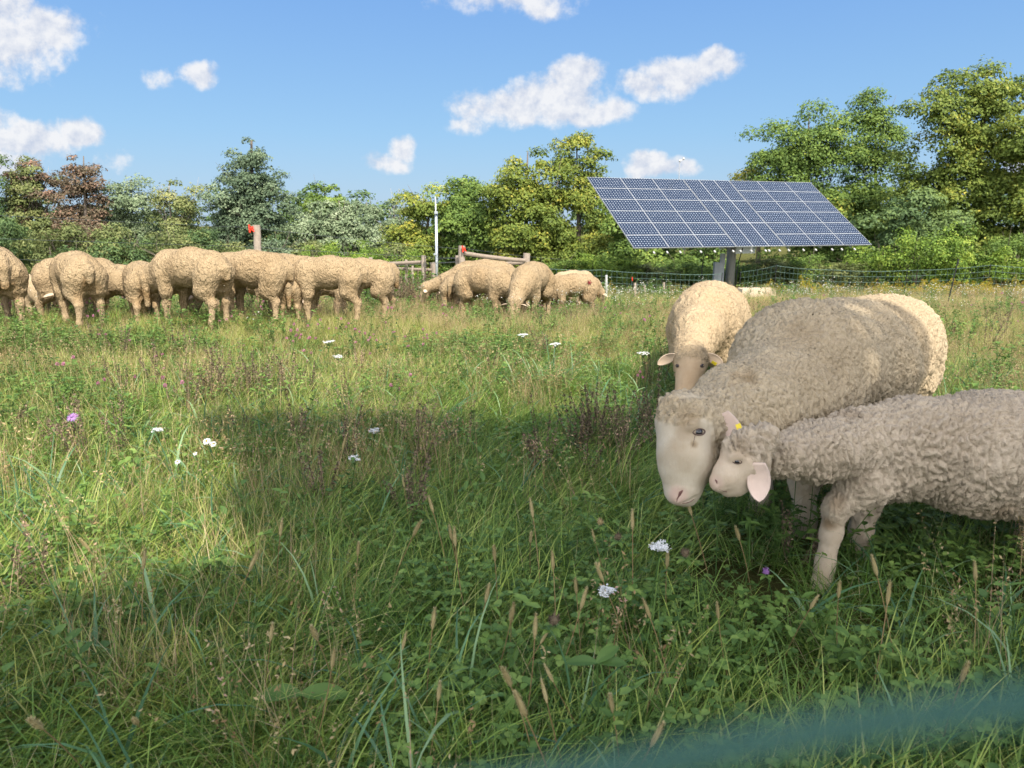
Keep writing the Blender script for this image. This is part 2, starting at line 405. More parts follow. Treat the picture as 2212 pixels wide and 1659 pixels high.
def finish_sheep(body, root, loc, voxel, mat, amp, wl, noses=(), stains=(), seed=0, dirt=.35, warp=1., frame=None, extra=None, woolfn=None, fibres=0, flen=.010):
    """mesh the body, press the fleece pattern into it, write the colour masks"""
    V, F = body.mesh(voxel)
    _, wool = body.sdf(V, True); wool = np.clip(wool, 0, 1)
    N = body.grad(V)
    if woolfn: wool = np.clip(woolfn(V, wool), 0, 1)
    Q = V if frame is None else (V-frame[0]) @ frame[1]
    Q = Q+seed*3.1
    wv = np.stack([pnoise(Q*9), pnoise(Q*9+11), pnoise(Q*9+23)], -1)*.022*warp
    q = (Q+wv)/np.array([wl*.9, wl*1.1, wl*2.4])
    h = np.clip(np.abs(pnoise(q))*1.5, 0, 1)**.6*.8+np.clip(np.abs(pnoise((Q+wv)/(wl*.62)+5))*1.5, 0, 1)**.7*.2
    lump = pnoise(Q*6)*.010+pnoise(Q*14+4)*.005
    disp = wool*(amp*(h-.6)*(1+.5*pnoise(Q*4))+lump*(.7 if wl < .025 else .35))+(1-wool)*pnoise(Q*90)*.0006
    V2 = V+N*disp[:, None]
    if extra: V2 = extra(V2, N)
    pink = np.zeros(len(V))
    for c, r, s_ in noses: pink = np.maximum(pink, s_*(1-ss(np.linalg.norm(V-c, axis=1), r*.5, r*1.25)))
    d = np.clip(pnoise(Q*3.2)*.9+.1, 0, 1)*dirt*wool
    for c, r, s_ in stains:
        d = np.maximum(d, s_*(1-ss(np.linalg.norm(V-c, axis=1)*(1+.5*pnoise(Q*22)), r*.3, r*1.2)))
    me = mesh_np('body', V2-np.asarray(loc), F)
    attr(me, 'wool', wool); attr(me, 'pink', pink); attr(me, 'dirt', np.clip(d, 0, 1))
    ob = link('body', me, mat, root)
    if fibres:
        # short fibres standing out of the fleece, leaning together in small locks
        rng = np.random.default_rng(seed+5); fi = rng.integers(0, len(F), fibres); wt = rng.dirichlet((1, 1, 1, 1), fibres)
        Pf = (V2[F[fi]]*wt[:, :, None]).sum(1); Nf = N[F[fi, 0]]; wf = wool[F[fi, 0]]; df = d[F[fi, 0]]
        Kv = np.stack([pnoise(Pf/.013+3), pnoise(Pf/.013+31), pnoise(Pf/.013+57)], -1)
        D = Nf*.75+Kv*1.1+np.array([0, 0, -.35])+rng.normal(0, .22, Pf.shape); D /= np.linalg.norm(D, axis=1)[:, None]
        Lf = flen*rng.uniform(.5, 1.2, fibres)*np.clip(.42+wf, 0, 1); T1 = np.cross(D, rdir_(rng, fibres)); T1 /= np.linalg.norm(T1, axis=1)[:, None]
        Wf = (.0011*np.clip(.5+wf, 0, 1))[:, None]
        Vf = np.stack([Pf-T1*Wf*.5-Nf*.001, Pf+T1*Wf*.5-Nf*.001, Pf+D*(Lf*.6)[:, None]+T1*Wf*.4, Pf+(D+Kv*.35)*Lf[:, None]], 1).reshape(-1, 3)
        o_ = np.arange(fibres)[:, None]*4; Ff = np.concatenate([o_+[0, 1, 2], o_+[0, 2, 3]])
        mf = mesh_np('fleece', Vf-np.asarray(loc), Ff); r4 = lambda a: np.repeat(a, 4)
        attr(mf, 'wool', r4(wf)); attr(mf, 'pink', r4(pink[F[fi, 0]])); attr(mf, 'dirt', r4(np.clip(df, 0, 1))); link('fleece', mf, mat, root)
    return ob

def ear_mesh(base, tip, face, width, mat, root, tagc=None, cup=.35, loc=(0, 0, 0)):
    """leaf shaped cupped ear; FACE is the direction the hollow side looks"""
    base = np.asarray(base, float); tip = np.asarray(tip, float); ax = tip-base; L = np.linalg.norm(ax); ax = ax/L
    face = np.asarray(face, float); face = face-ax*(face@ax); face /= np.linalg.norm(face); sd = np.cross(ax, face)
    nu, nv = 15, 9; V = []
    for side in (1, -1):
        for i in range(nu):
            t = i/(nu-1); w = width*.5*(math.sin(math.pi*min(1, (t*.86+.14))**1.15)**.62 if t < 1 else 0)
            w = max(w, .0008)
            for j in range(nv):
                s_ = (j/(nv-1))*2-1
                V.append(base+ax*L*t+sd*w*s_+face*(cup*w*(s_*s_-.5)-.012*math.sin(t*3)+side*.0022*(1-s_*s_)*(1-t*.5)))
    V = np.array(V); V += pnoise(V*60)[:, None]*.0012*face; F = []
    for side in (0, 1):
        for i in range(nu-1):
            for j in range(nv-1):
                a = side*nu*nv+i*nv+j; q = [a, a+1, a+nv+1, a+nv]; F.append(q if side == 0 else q[::-1])
    e = link('ear', mesh_np('ear', V-np.asarray(loc), np.array(F)), mat, root)
    so = e.modifiers.new('s', 'SOLIDIFY'); so.thickness = .0016
    if tagc:
        t, s_ = tagc; w = width*.5
        c = base+ax*L*t+sd*w*s_+face*.004
        mb = MB(); R = np.stack([ax, sd, face], 1); mb.box(c, (.016, .013, .006), R); mb.box(c+ax*.013, (.010, .016, .004), R)
        g = mb.build('ear_tag', M['tag'], e); g.location = tuple(-np.asarray(loc))
        g['label'] = 'small yellow ear tag'
    return e
def eye_mesh(c, n, r, root, loc, along=None):
    mb = MB(); mb.ball(np.asarray(c)-np.asarray(n)*r*.62, r, 14); e = mb.build('eye', M['eye'], root, smooth=True); e.location = tuple(-np.asarray(loc))
    # lids: a small almond shaped rim round the eyeball
    n = np.asarray(n)/np.linalg.norm(n); up = np.array([0, 0, 1.]) if along is None else np.cross(n, along)
    up = up-n*(up@n); up /= np.linalg.norm(up); sd = np.cross(up, n)
    pts = []
    for k in range(17):
        a = k/16*2*math.pi
        pts.append(np.asarray(c)+sd*math.cos(a)*r*1.28+up*math.sin(a)*r*.62+n*(r*.16-.22*r*abs(math.cos(a))))
    mb = MB(); mb.tube(pts, r*.17, 6, cap=False); l = mb.build('eyelid', M['lid'], e, smooth=True)
    return e

def rotz(a): c, s_ = math.cos(a), math.sin(a); return np.array([[c, -s_, 0], [s_, c, 0], [0, 0, 1.]])

def flock_sheep(u, vtop, d, heading, scale=None, label='', group='', graze=True, mat='wool_tan', seed=0, lean=(0, 0), head_yaw=0., head_z=.20, reach=.0, eartag=False, mark=False, short=.74, tail=.40, feet=None, docked=False, voxel=.0135):
    rng = np.random.default_rng(seed+100)
    x = P(u, vtop, d)[0]; g = gz(x, d); zt = P(u, vtop, d)[2]
    s = scale if scale else (zt-g)/.775
    lift = (zt-g)-.775*s
    root = empty('sheep', (x, d, g), label, 'sheep', group)
    B = Body(); J = lambda a=.02: rng.uniform(-a, a)
    fat = rng.uniform(.82, .91)
    lift = float(np.clip(lift, -.06, .06))
    L = short
    B.cone((-.40*L, 0, .565), (-.08*L, 0, .555), .180*fat, .206*fat, .06)
    B.cone((-.08*L, 0, .555), (.25*L, 0, .55), .208*fat, .190*fat, .06)
    B.cone((-.45*L, .07, .50), (-.42*L, .09, .38), .150*fat, .115*fat, .05)
    B.cone((-.45*L, -.07, .50), (-.42*L, -.09, .38), .150*fat, .115*fat, .05)
    B.cone((.28*L, 0, .47), (.33*L, 0, .40), .16, .12, .06)
    for sd in (1, -1):
        st = J(.07); xr = -.42*L+st*.3
        B.chain([(xr, sd*.095, .47), (xr+.04+st*.4, sd*.110, .35), (-.50*L+st, sd*.105, .235), (-.475*L+st, sd*.115, .06), (-.455*L+st, sd*.115, .02)],
                [.118, .080, .035, .024, .029], .035, [1, 1, .55, .3])
        st = J(.08)
        B.chain([(.26*L, sd*.09, .46), (.24*L+st*.3, sd*.115, .33), (.27*L+st*.7, sd*.105, .20), (.265*L+st, sd*.105, .06), (.285*L+st, sd*.105, .02)],
                [.100, .058, .035, .025, .029], .035, [1, 1, .5, .3])
    # tail
    if docked: B.chain([(-.585*L, 0, .60), (-.635*L, 0, .55), (-.645*L, 0, .46)], [.05, .045, .03], .025)
    else: B.chain([(-.575*L, 0, .62), (-.635*L, 0, .56), (-.64*L, J(.01), tail), ], [.055, .048, .030], .02)
    # neck and head
    poll = np.array([.38+.28*L+reach, head_yaw*.25, head_z+.10]); f = np.array([.32, head_yaw*.4, -.94]); f /= np.linalg.norm(f)
    B.chain([(.30*L, 0, .54), (.20+.30*L, head_yaw*.08, .42+head_z*.15), tuple(poll)], [.165, .125, .088], .06)
    upv = np.array([1., head_yaw*.3, .3]); upv -= f*(upv@f); upv /= np.linalg.norm(upv); sdv = np.cross(f, upv)
    B.chain([tuple(poll), tuple(poll+f*.10), tuple(poll+f*.19)], [.082, .062, .043], .03, [.75, 0])
    B.cone(poll+f*.03-upv*.03, poll+f*.16-upv*.02, .05, .032, .03, 0)
    # to world
    R = rotz(heading); off = np.array([x, d, g+lift*.5])
    for i, pr in enumerate(B.p):
        pr = list(pr)
        pr[1] = (R @ (pr[1]*s))+off; pr[2] = (R @ (pr[2]*s))+off; pr[3] *= s; pr[4] *= s; pr[5] *= s
        B.p[i] = tuple(pr)
    tw = lambda p: R @ (np.asarray(p)*s)+off
    loc = np.array([x, d, g])
    finish_sheep(B, root, loc, voxel*max(s, .7), M[mat], .011*max(s, .7), .036*max(s, .7), noses=[(tw(poll+f*.22), .05*s, .7)], seed=seed, dirt=.32,
                 stains=[(tw((-.62*L, 0, .38)), .12*s, .65), (tw((-.58*L, .06, .30)), .10*s, .4), (tw((-.58*L, -.06, .30)), .10*s, .4)], frame=(off, R))
    if P(u, vtop, d) is not None:
        for sd in (1, -1):
            b0 = poll+f*.025+sdv*sd*.070+upv*.0
            t0 = b0+sdv*sd*.115+np.array([0, 0, -.035])-f*.0+upv*.01
            ear_mesh(tw(b0), tw(t0), R @ (np.array([.2, 0, -.6])+f*.5), .062*s, M['ear_tan'], root, (.55, .2) if (eartag and sd == 1) else None, loc=loc)
            en = sdv*sd*.93+upv*.3; en /= np.linalg.norm(en)
            c = poll+f*.075+sdv*sd*.058+upv*.022
            mb = MB(); mb.ball(tw(c)-loc, .014*s, 8); mb.build('eye', M['eye'], root, smooth=True)
    if mark:
        q = tw((-.36*L, .0, .60)); side = tw((-.36*L, mark*1.2, .60))
        hit = B.march(side, q-side)
        if hit is not None:
            n = B.grad(hit[None])[0]; mb = MB()
            for a in (0, 1.1, 2.1):
                t1 = np.cross(n, (0, 0, 1)); t1 /= np.linalg.norm(t1); t2 = np.cross(n, t1); v = t1*math.cos(a)+t2*math.sin(a)
                mb.tube([hit+n*.012-v*.035-loc, hit+n*.016-loc, hit+n*.012+v*.03-loc], [.004, .008, .003], 5)
            mb.build('paint_mark', simple('dark_red_paint', (.16, .02, .02), .7), root)
    return root, s
HD = lambda deg: math.radians(deg)
LG = 'sheep grazing in a row at the left'; RG = 'sheep grazing in a cluster by the rail fence'
FLOCK = [
 # u, vtop, d, heading, kwargs
 (-26, 524, 6.7, 135, dict(label='large tan sheep cut off by the left edge of the photo', group=LG, seed=1)),
 (60, 584, 7.9, -42, dict(label='small pale sheep facing this way with head down, second from the left edge', group=LG, seed=2, scale=.66, mat='wool_gold', head_z=.2)),
 (156, 534, 6.8, 134, dict(label='large tan sheep with rump and docked tail to the viewer, near the left edge', group=LG, seed=3, docked=True)),
 (172, 570, 7.5, 4, dict(label='woolly sheep whose neck and head reach right from behind the big rump at left', group=LG, seed=4, scale=.92, eartag=True, reach=.04)),
 (240, 564, 8.1, 195, dict(label='sheep mostly hidden behind the small long tailed lamb in the left row', group=LG, seed=5, scale=.80)),
 (299, 562, 7.3, 121, dict(label='lamb with long tail hanging, rump to the viewer, between two large sheep', group=LG, seed=6, scale=.80, tail=.26, short=.8)),
 (400, 527, 6.9, 158, dict(label='tallest sheep of the left row, rump right and one foreleg stepping left', group=LG, seed=7, docked=True)),
 (530, 534, 7.2, 170, dict(label='broad tan sheep below the wooden post with red insulator', group=LG, seed=8, docked=True)),
 (598, 542, 8.2, 195, dict(label='sheep showing only its pale back behind the others right of the wooden post', group=LG, seed=9)),
 (620, 580, 7.42, 107, dict(label='small lamb rump squeezed between two big side-on sheep', group=LG, seed=10, scale=.64, tail=.26, short=.75)),
 (700, 544, 7.3, 174, dict(label='tan sheep standing side-on with head down left, all four legs showing', group=LG, seed=11, docked=True, head_z=.22, short=.68)),
 (766, 550, 8.3, 196, dict(label='rightmost sheep of the left row, hind leg stretched back', group=LG, seed=12)),
 (1028, 561, 11.0, 183, dict(label='sheep reaching left with its face in the weeds, left end of the cluster', group=RG, seed=21, reach=.14, head_z=.27)),
 (1040, 556, 12.3, 178, dict(label='sheep showing only its back under the top rail of the fence', group=RG, seed=22)),
 (978, 586, 9.8, 88, dict(label='small lamb with rump and long tail to the viewer in the cluster', group=RG, seed=23, scale=.70, tail=.26, short=.75)),
 (1048, 568, 9.2, -24, dict(label='slim sheep with rump left and neck lowered to the right in the cluster', group=RG, seed=24, reach=-.06, short=.68)),
 (1078, 568, 12.6, 10, dict(label='farthest sheep of the cluster, a low strip of back before the rails', group=RG, seed=25, scale=.82)),
 (1102, 570, 11.6, 5, dict(label='side-on sheep behind the big one that faces the viewer', group=RG, seed=26, scale=.86)),
 (1118, 576, 10.6, 2, dict(label='sheep whose flank shows between the slim sheep and the large front one', group=RG, seed=27, scale=.84)),
 (1148, 560, 8.9, 250, dict(label='large sheep coming forward with wrinkled neck and pale ears, cluster centre', group=RG, seed=28, eartag=False, reach=.02)),
 (1200, 595, 10.2, 205, dict(label='pale small sheep behind the one with a red mark', group=RG, seed=29, scale=.78, mat='wool_gold')),
 (1243, 579, 11.6, 30, dict(label='sheep back peeking over the one with a red mark', group=RG, seed=30, scale=.84, mat='wool_gold')),
 (1232, 587, 9.4, 195, dict(label='young sheep with dark red mark on its hip, right end of the cluster', group=RG, seed=31, scale=.78, mark=1, mat='wool_tan', reach=-.03)),
]
for (u, v, d, h, kw) in FLOCK:
    r, s = flock_sheep(u, v, d, HD(h), **kw)
    print('sheep', u, 'scale %.2f' % s)

# ---- large ewe, front-left, modelled joint by joint
def pts(*a): return [P(*q) for q in a]
def build_ewe():
    base = P(1800, 900, 2.85); loc = np.array([base[0], base[1], gz(base[0], base[1])])
    root = empty('sheep', loc, 'big grey-cream ewe in front lowering its white face beside the lamb', 'sheep', 'sheep in the foreground')
    B = Body()
    rump = P(1918, 745, 3.40); mid = P(1812, 795, 2.92); sh = P(1728, 800, 2.52); ch = P(1690, 905, 2.38)
    B.cone(rump, mid, .235, .265, .08); B.cone(mid, sh, .265, .225, .08); B.cone(sh, ch, .215, .165, .08)
    B.cone(rump+np.array([.0, .05, -.05]), rump+np.array([.05, .08, -.16]), .225, .17, .06)
    hdg = sh-rump; hdg[2] = 0; hdg /= np.linalg.norm(hdg); lf = np.array([-hdg[1], hdg[0], 0])
    B.cone(sh+np.array([0, 0, .03])-hdg*.02, sh+hdg*.08-np.array([0, 0, -.01]), .20, .17, .05)
    neck = [P(1678, 864, 2.30), P(1604, 894, 2.10), P(1526, 920, 1.93)]
    B.chain([sh]+neck, [.19, .165, .138, .098], .07)
    B.chain([ch, P(1600, 940, 2.14)], [.15, .10], .06)
    for sd, st in ((1, .03), (-1, -.05)):
        hip = rump-np.array([0, 0, .12])+lf*.11*sd
        gnd = gz(rump[0], rump[1])
        k0 = hip.copy()
        c = [hip, hip*1, None, None, None]
        fx = lambda fwd, z: np.array([*(rump+lf*.12*sd+hdg*(fwd+st))[:2], gnd+z])
        B.chain([hip, fx(.02, .34), fx(-.13, .24), fx(-.10, .06), fx(-.08, .02)], [.13, .095, .055, .040, .044], .04, [1, 1, .5, .2])
        fo = lambda fwd, z: np.array([*(sh+lf*.11*sd+hdg*(fwd+st*1.5))[:2], gz(sh[0], sh[1])+z])
        if sd == 1:
            q = P(1738, 1040, 2.42)
            B.chain([fo(.02, .42), fo(.0, .33), q, P(1737, 1120, 2.42), P(1735, 1200, 2.42)], [.12, .085, .044, .036, .040], .04, [1, 1, .15, 0])
        else: B.chain([fo(.05, .42), fo(.02, .33), fo(.06, .2), fo(.05, .06), fo(.07, .02)], [.12, .08, .045, .034, .038], .04, [1, 1, .15, 0])
    B.chain([rump-hdg*.20+np.array([0, 0, .04]), rump-hdg*.27+np.array([0, 0, -.06])], [.06, .045], .04)
    # head: cranium, long bridge, cheek, jaw, muzzle, lips
    H = 1.83
    B.ell(P(1486, 912, H+.03), (.074, .080, .068), k=.03, wool=.9)
    B.cone(P(1463, 890, H+.02), P(1502, 886, H+.06), .047, .056, .03, 1.)
    B.cone(P(1484, 920, H), P(1478, 985, H-.04), .071, .059, .035, .0)
    B.cone(P(1478, 985, H-.04), P(1473, 1048, H-.06), .060, .047, .03, .0)
    B.cone(P(1466, 925, H-.01), P(1459, 1010, H-.05), .046, .032, .03, .0)
    B.cone(P(1515, 948, H+.01), P(1504, 1000, H-.02), .052, .044, .03, .05)
    B.cone(P(1504, 1000, H-.02), P(1487, 1060, H-.05), .042, .029, .025, .0)
    B.ell(P(1466, 1069, H-.072), (.031, .034, .024), k=.014, wool=0)
    B.ell(P(1482, 1080, H-.06), (.024, .028, .013), k=.010, wool=0)
    # brow over the eye
    e0 = P(1511, 933, 1.7)
    cam0 = np.array([0, 0, CAMH]); surf = lambda u, v: B.march(cam0, ray(u, v))
    ec = surf(1510, 933); en = B.grad(ec[None])[0]
    browb = surf(1500, 917)
    B.cone(surf(1494, 921)+en*-.006, surf(1522, 916)+en*-.008, .013, .011, .012, .0)
    B.cone(surf(1500, 948)-en*.008, surf(1518, 945)-en*.009, .010, .008, .010, .0)
    nose = surf(1464, 1072); nn = B.grad(nose[None])[0]
    # nostril slit and mouth line
    na, nb, nc = surf(1474, 1061), surf(1468, 1070), surf(1462, 1082)
    B.cut += [(na+nn*.001, nb+nn*.001, .0045, .004), (nb, nc, .0022, .004)]
    m1, m2 = surf(1472, 1088), surf(1505, 1072)
    if m1 is not None and m2 is not None: B.cut += [(m1, m2, .0018, .004)]
    # tear groove
    B.cut += [(surf(1503, 944), surf(1498, 962), .0025, .006)]
    earb = surf(1552, 893)
    frame = (loc, np.stack([hdg, lf, np.array([0, 0, 1.])], 1))
    def cap(V, w):
        u, v = proj(V); n = pnoise(V*70); hd_ = (u < 1562) & (v > 860) & (V[:, 1] < 2.02)
        face = ss(v, 900+14*n, 922+14*n)*(1-ss(u, 1533+6*n, 1548+6*n)); face = np.maximum(face, ss(v, 1003, 1015)*(u < 1560))
        return np.where(hd_, 1-face, w)
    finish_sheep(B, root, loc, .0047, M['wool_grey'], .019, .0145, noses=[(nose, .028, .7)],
                 stains=[(P(1598, 790, 2.0), .05, .8), (P(1622, 800, 2.0), .045, .7), (P(1735, 690, 2.3), .12, .35), (P(1490, 915, 1.75), .055, .55), (P(1464, 975, 1.76), .05, .38), (surf(1499, 960), .014, .7), (P(1850, 640, 3.1), .1, .2), (P(1940, 700, 3.15), .42, .30)],  # last, broad stain: tan rump wool, also darkened to dim its sunlit side
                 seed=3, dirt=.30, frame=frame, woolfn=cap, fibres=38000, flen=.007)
    eye_mesh(ec+en*.001, en, .0125, root, loc)
    eb = surf(1560, 892); eb = eb+np.array([0, -.002, 0])
    ear_mesh(eb, P(1592, 970, eb[1]-.06), np.array([-.3, -.9, .3]), .062, M['ear'], root, (.50, -.80), cup=.28, loc=loc)
    dk = simple('dark_pink_skin', (.13, .06, .05), .6)
    for pts_, r_ in (([(1475, 1059), (1470, 1064), (1467, 1071), (1463, 1078), (1462, 1085)], [.0012, .0042, .0030, .0018, .0008]), ):
        q = [surf(*p) for p in pts_]; q = [a+B.grad(a[None])[0]*-.0008-loc for a in q]
        mb = MB(); mb.tube(q, r_, 6); mb.build('nostril', dk, root, smooth=True)
    q = [surf(*p) for p in ((1474, 1088), (1483, 1087), (1492, 1084), (1499, 1079))]; q = [a+B.grad(a[None])[0]*-.0006-loc for a in q if a is not None]
    mb = MB(); mb.tube(q, .0009, 5); mb.build('mouth', dk, root, smooth=True)
    q = [surf(*p) for p in ((1502, 941), (1500, 948), (1498, 957), (1497, 966))]; q = [a+B.grad(a[None])[0]*-.0012-loc for a in q]
    mb = MB(); mb.tube(q, [.0008, .0016, .0012, .0004], 5); mb.build('tear_stripe', M['lid'], root, smooth=True)
    ear_mesh(P(1468, 872, 1.98), P(1440, 925, 2.06), np.array([-.8, -.2, 0]), .06, M['ear'], root, None, loc=loc)
build_ewe()

def build_lamb():
    base = P(2060, 1250, 2.15); loc = np.array([base[0], base[1], gz(base[0], base[1])])
    root = empty('sheep', loc, 'woolly grey lamb at the right edge nuzzling the ewe, long pale ear hanging', 'lamb', 'sheep in the foreground')
    B = Body(); D = 2.12
    B.cone(P(2330, 985, D+.04), P(2130, 974, D+.02), .185, .172, .07)
    B.cone(P(2130, 974, D+.02), P(1965, 966, D), .172, .140, .07)
    B.cone(P(2200, 1000, D+.02), P(2080, 990, D), .165, .152, .05)
    B.chain([P(1965, 960, D), P(1860, 962, D-.03), P(1760, 975, D-.16), P(1680, 985, D-.28)], [.136, .101, .075, .061], .05)
    B.cone(P(1905, 1010, D), P(1860, 1030, D-.02), .10, .075, .06)
    # near foreleg reaching forward, far foreleg straight
    B.chain([P(1925, 1015, D-.07), P(1868, 1050, D-.10), P(1806, 1096, D-.11)], [.075, .060, .038], .035, [1, .9])
    B.chain([P(1806, 1096, D-.11), P(1796, 1150, D-.10), P(1783, 1215, D-.10), P(1775, 1262, D-.11)], [.036, .030, .026, .031], .02, [.25, .1, .0])
    B.chain([P(1895, 1040, D+.10), P(1868, 1095, D+.10), P(1860, 1150, D+.10), P(1855, 1215, D+.10), P(1850, 1245, D+.09)], [.075, .042, .033, .027, .032], .03, [1, .3, .1, 0])
    gr = gz(1.75, 2.2)
    for sd in (-1, 1):
        q = lambda x, z: np.array([x, D+.06+sd*.10, gr+z])
        B.chain([q(1.66, .42), q(1.60, .30), q(1.74, .21), q(1.71, .06), q(1.69, .02)], [.12, .08, .042, .030, .034], .04, [1, 1, .3, 0])
    B.chain([np.array([1.80, D+.06, gr+.50]), np.array([1.87, D+.06, gr+.42]), np.array([1.88, D+.06, gr+.26])], [.045, .04, .025], .03)
    # head
    H = 1.74; q9 = .9
    B.ell(P(1616, 984, H+.01), (.0577, .0495, .0577), k=.03, wool=.75)
    B.cone(P(1590, 960, H), P(1650, 948, H+.02), .0306, .0405, .03, .9)
    B.cone(P(1604, 998, H), P(1573, 1026, H-.01), .047, .036, .03, 0)
    B.cone(P(1573, 1026, H-.01), P(1556, 1042, H-.015), .0333, .0234, .02, 0)
    B.cone(P(1630, 1022, H), P(1592, 1050, H-.01), .0324, .0216, .025, 0)
    B.cone(P(1592, 1052, H-.01), P(1572, 1060, H-.012), .020, .0144, .016, 0)
    B.ell(P(1549, 1044, H-.015), (.0144, .018, .0162), k=.012, wool=0)
    cam0 = np.array([0, 0, CAMH]); surf = lambda u, v: B.march(cam0, ray(u, v))
    ec = surf(1592, 997); en = B.grad(ec[None])[0]
    B.cone(surf(1582, 989)-en*.006, surf(1603, 986)-en*.006, .009, .008, .010, 0)
    m1, m2 = surf(1555, 1056), surf(1578, 1051)
    B.cut += [(m1, m2, .0016, .004)]
    n1 = surf(1547, 1040); B.cut += [(n1, surf(1551, 1047), .0026, .004)]
    frame = (loc, np.eye(3)); dk = simple('pink_skin_fold', (.16, .08, .07), .6)
    q = [surf(*p) for p in ((1554, 1057), (1562, 1061), (1570, 1063))]; q = [a+B.grad(a[None])[0]*-.0006-loc for a in q if a is not None]
    mb = MB(); mb.tube(q, .0008, 5); mb.build('mouth', dk, root, smooth=True)
    q = [surf(*p) for p in ((1545, 1036), (1548, 1040), (1549, 1045))]; q = [a+B.grad(a[None])[0]*-.0006-loc for a in q if a is not None]
    mb = MB(); mb.tube(q, [.001, .0026, .001], 5); mb.build('nostril', dk, root, smooth=True)
    def cap(V, w):
        u, v = proj(V); n = pnoise(V*80); hd_ = (u < 1662) & (v < 1080) & (V[:, 1] < 1.86)
        face = ss(v, 962+10*n+(u-1580)*.25, 985+10*n+(u-1580)*.25)*(1-ss(u, 1618+6*n, 1640+6*n)); return np.where(hd_, 1-face, w)
    finish_sheep(B, root, loc, .0047, M['wool_lamb'], .021, .0165, noses=[(P(1548, 1042, H-.03), .020, .5)],
                 stains=[(P(1810, 1085, D-.15), .035, .5), (P(1795, 1130, D-.12), .03, .75), (P(1600, 970, H-.05), .05, .35), (P(1835, 880, D-.05), .06, .35), (P(2160, 1090, D-.1), .06, .4)],
                 seed=5, dirt=.25, frame=frame, woolfn=cap, fibres=36000, flen=.007)
    eye_mesh(ec-en*.0, en, .0085, root, loc)
    ear_mesh(P(1640, 1000, H-.05), P(1640, 1085, H-.07), np.array([-.25, -1, .15]), .054, M['ear'], root, None, cup=.3, loc=loc)
    ear_mesh(P(1636, 985, H+.06), P(1630, 1040, H+.08), np.array([-.25, 1, .15]), .055, M['ear'], root, None, loc=loc)
build_lamb()

def build_third():
    base = P(1535, 700, 4.6); loc = np.array([base[0], base[1], gz(base[0], base[1])])
    root = empty('sheep', loc, 'sunlit cream sheep facing this way behind the big ewe, brown stain on its neck', 'sheep', 'sheep in the foreground')
    B = Body()
    rump = P(1538, 672, 5.1); mid = P(1536, 690, 4.65); sh = P(1522, 690, 4.22)
    B.cone(rump, mid, .20, .225, .07); B.cone(mid, sh, .225, .175, .07)
    B.cone(sh, sh-np.array([0, 0, .12]), .17, .14, .06)
    B.chain([sh, P(1508, 718, 3.95), P(1494, 768, 3.70)], [.165, .125, .092], .06)
    g = loc[2]; hd = sh-rump; hd[2] = 0; hd /= np.linalg.norm(hd); lf = np.array([-hd[1], hd[0], 0])
    for sd in (1, -1):
        a = lambda o, f, z, w=.11: np.array([*(o+lf*w*sd+hd*f)[:2], g+z])
        B.chain([a(sh, 0, .42, .10), a(sh, .02, .3), a(sh, .03*sd, .2), a(sh, .05*sd, .06), a(sh, .07*sd, .02)], [.12, .075, .046, .036, .04], .035, [1, 1, .4, .1])
        a2 = lambda f, z: a(rump, f, z, .12)
        B.chain([a2(-.05, .42), a2(.0, .33), a2(-.15, .24), a2(-.12, .06), a2(-.1, .02)], [.13, .09, .05, .037, .04], .035, [1, 1, .5, .1])
    H = 3.62
    B.ell(P(1493, 778, H), (.086, .075, .080), k=.03, wool=1)
    B.cone(P(1491, 800, H-.04), P(1480, 862, H-.10), .070, .050, .03, 0.0)
    B.cone(P(1480, 862, H-.10), P(1477, 884, H-.12), .050, .036, .03, 0.0)
    cam0 = np.array([0, 0, CAMH])
    finish_sheep(B, root, loc, 0.0088, M['wool_gold'], .013, .030, noses=[(P(1477, 890, H-.15), .04, .8)],
                 stains=[(P(1494, 682, 4.02), .045, .95), (P(1545, 655, 4.4), .11, .5), (P(1535, 680, 4.4), .09, .4)], seed=9, dirt=.12, fibres=22000, flen=.009, frame=(loc, np.stack([hd, lf, np.array([0, 0, 1.])], 1)))
    for u in (1517, 1463):
        ec = B.march(cam0, ray(u, 790)); en = B.grad(ec[None])[0]; eye_mesh(ec, en, .011, root, loc)
    ear_mesh(P(1460, 768, 3.62), P(1420, 788, 3.64), np.array([-.1, -.8, -.2]), .052, M['ear_tan'], root, None, cup=.22, loc=loc)
    ear_mesh(P(1526, 767, 3.62), P(1562, 789, 3.60), np.array([.1, -.8, -.2]), .052, M['ear_tan'], root, (.5, .5), cup=.22, loc=loc)
build_third()
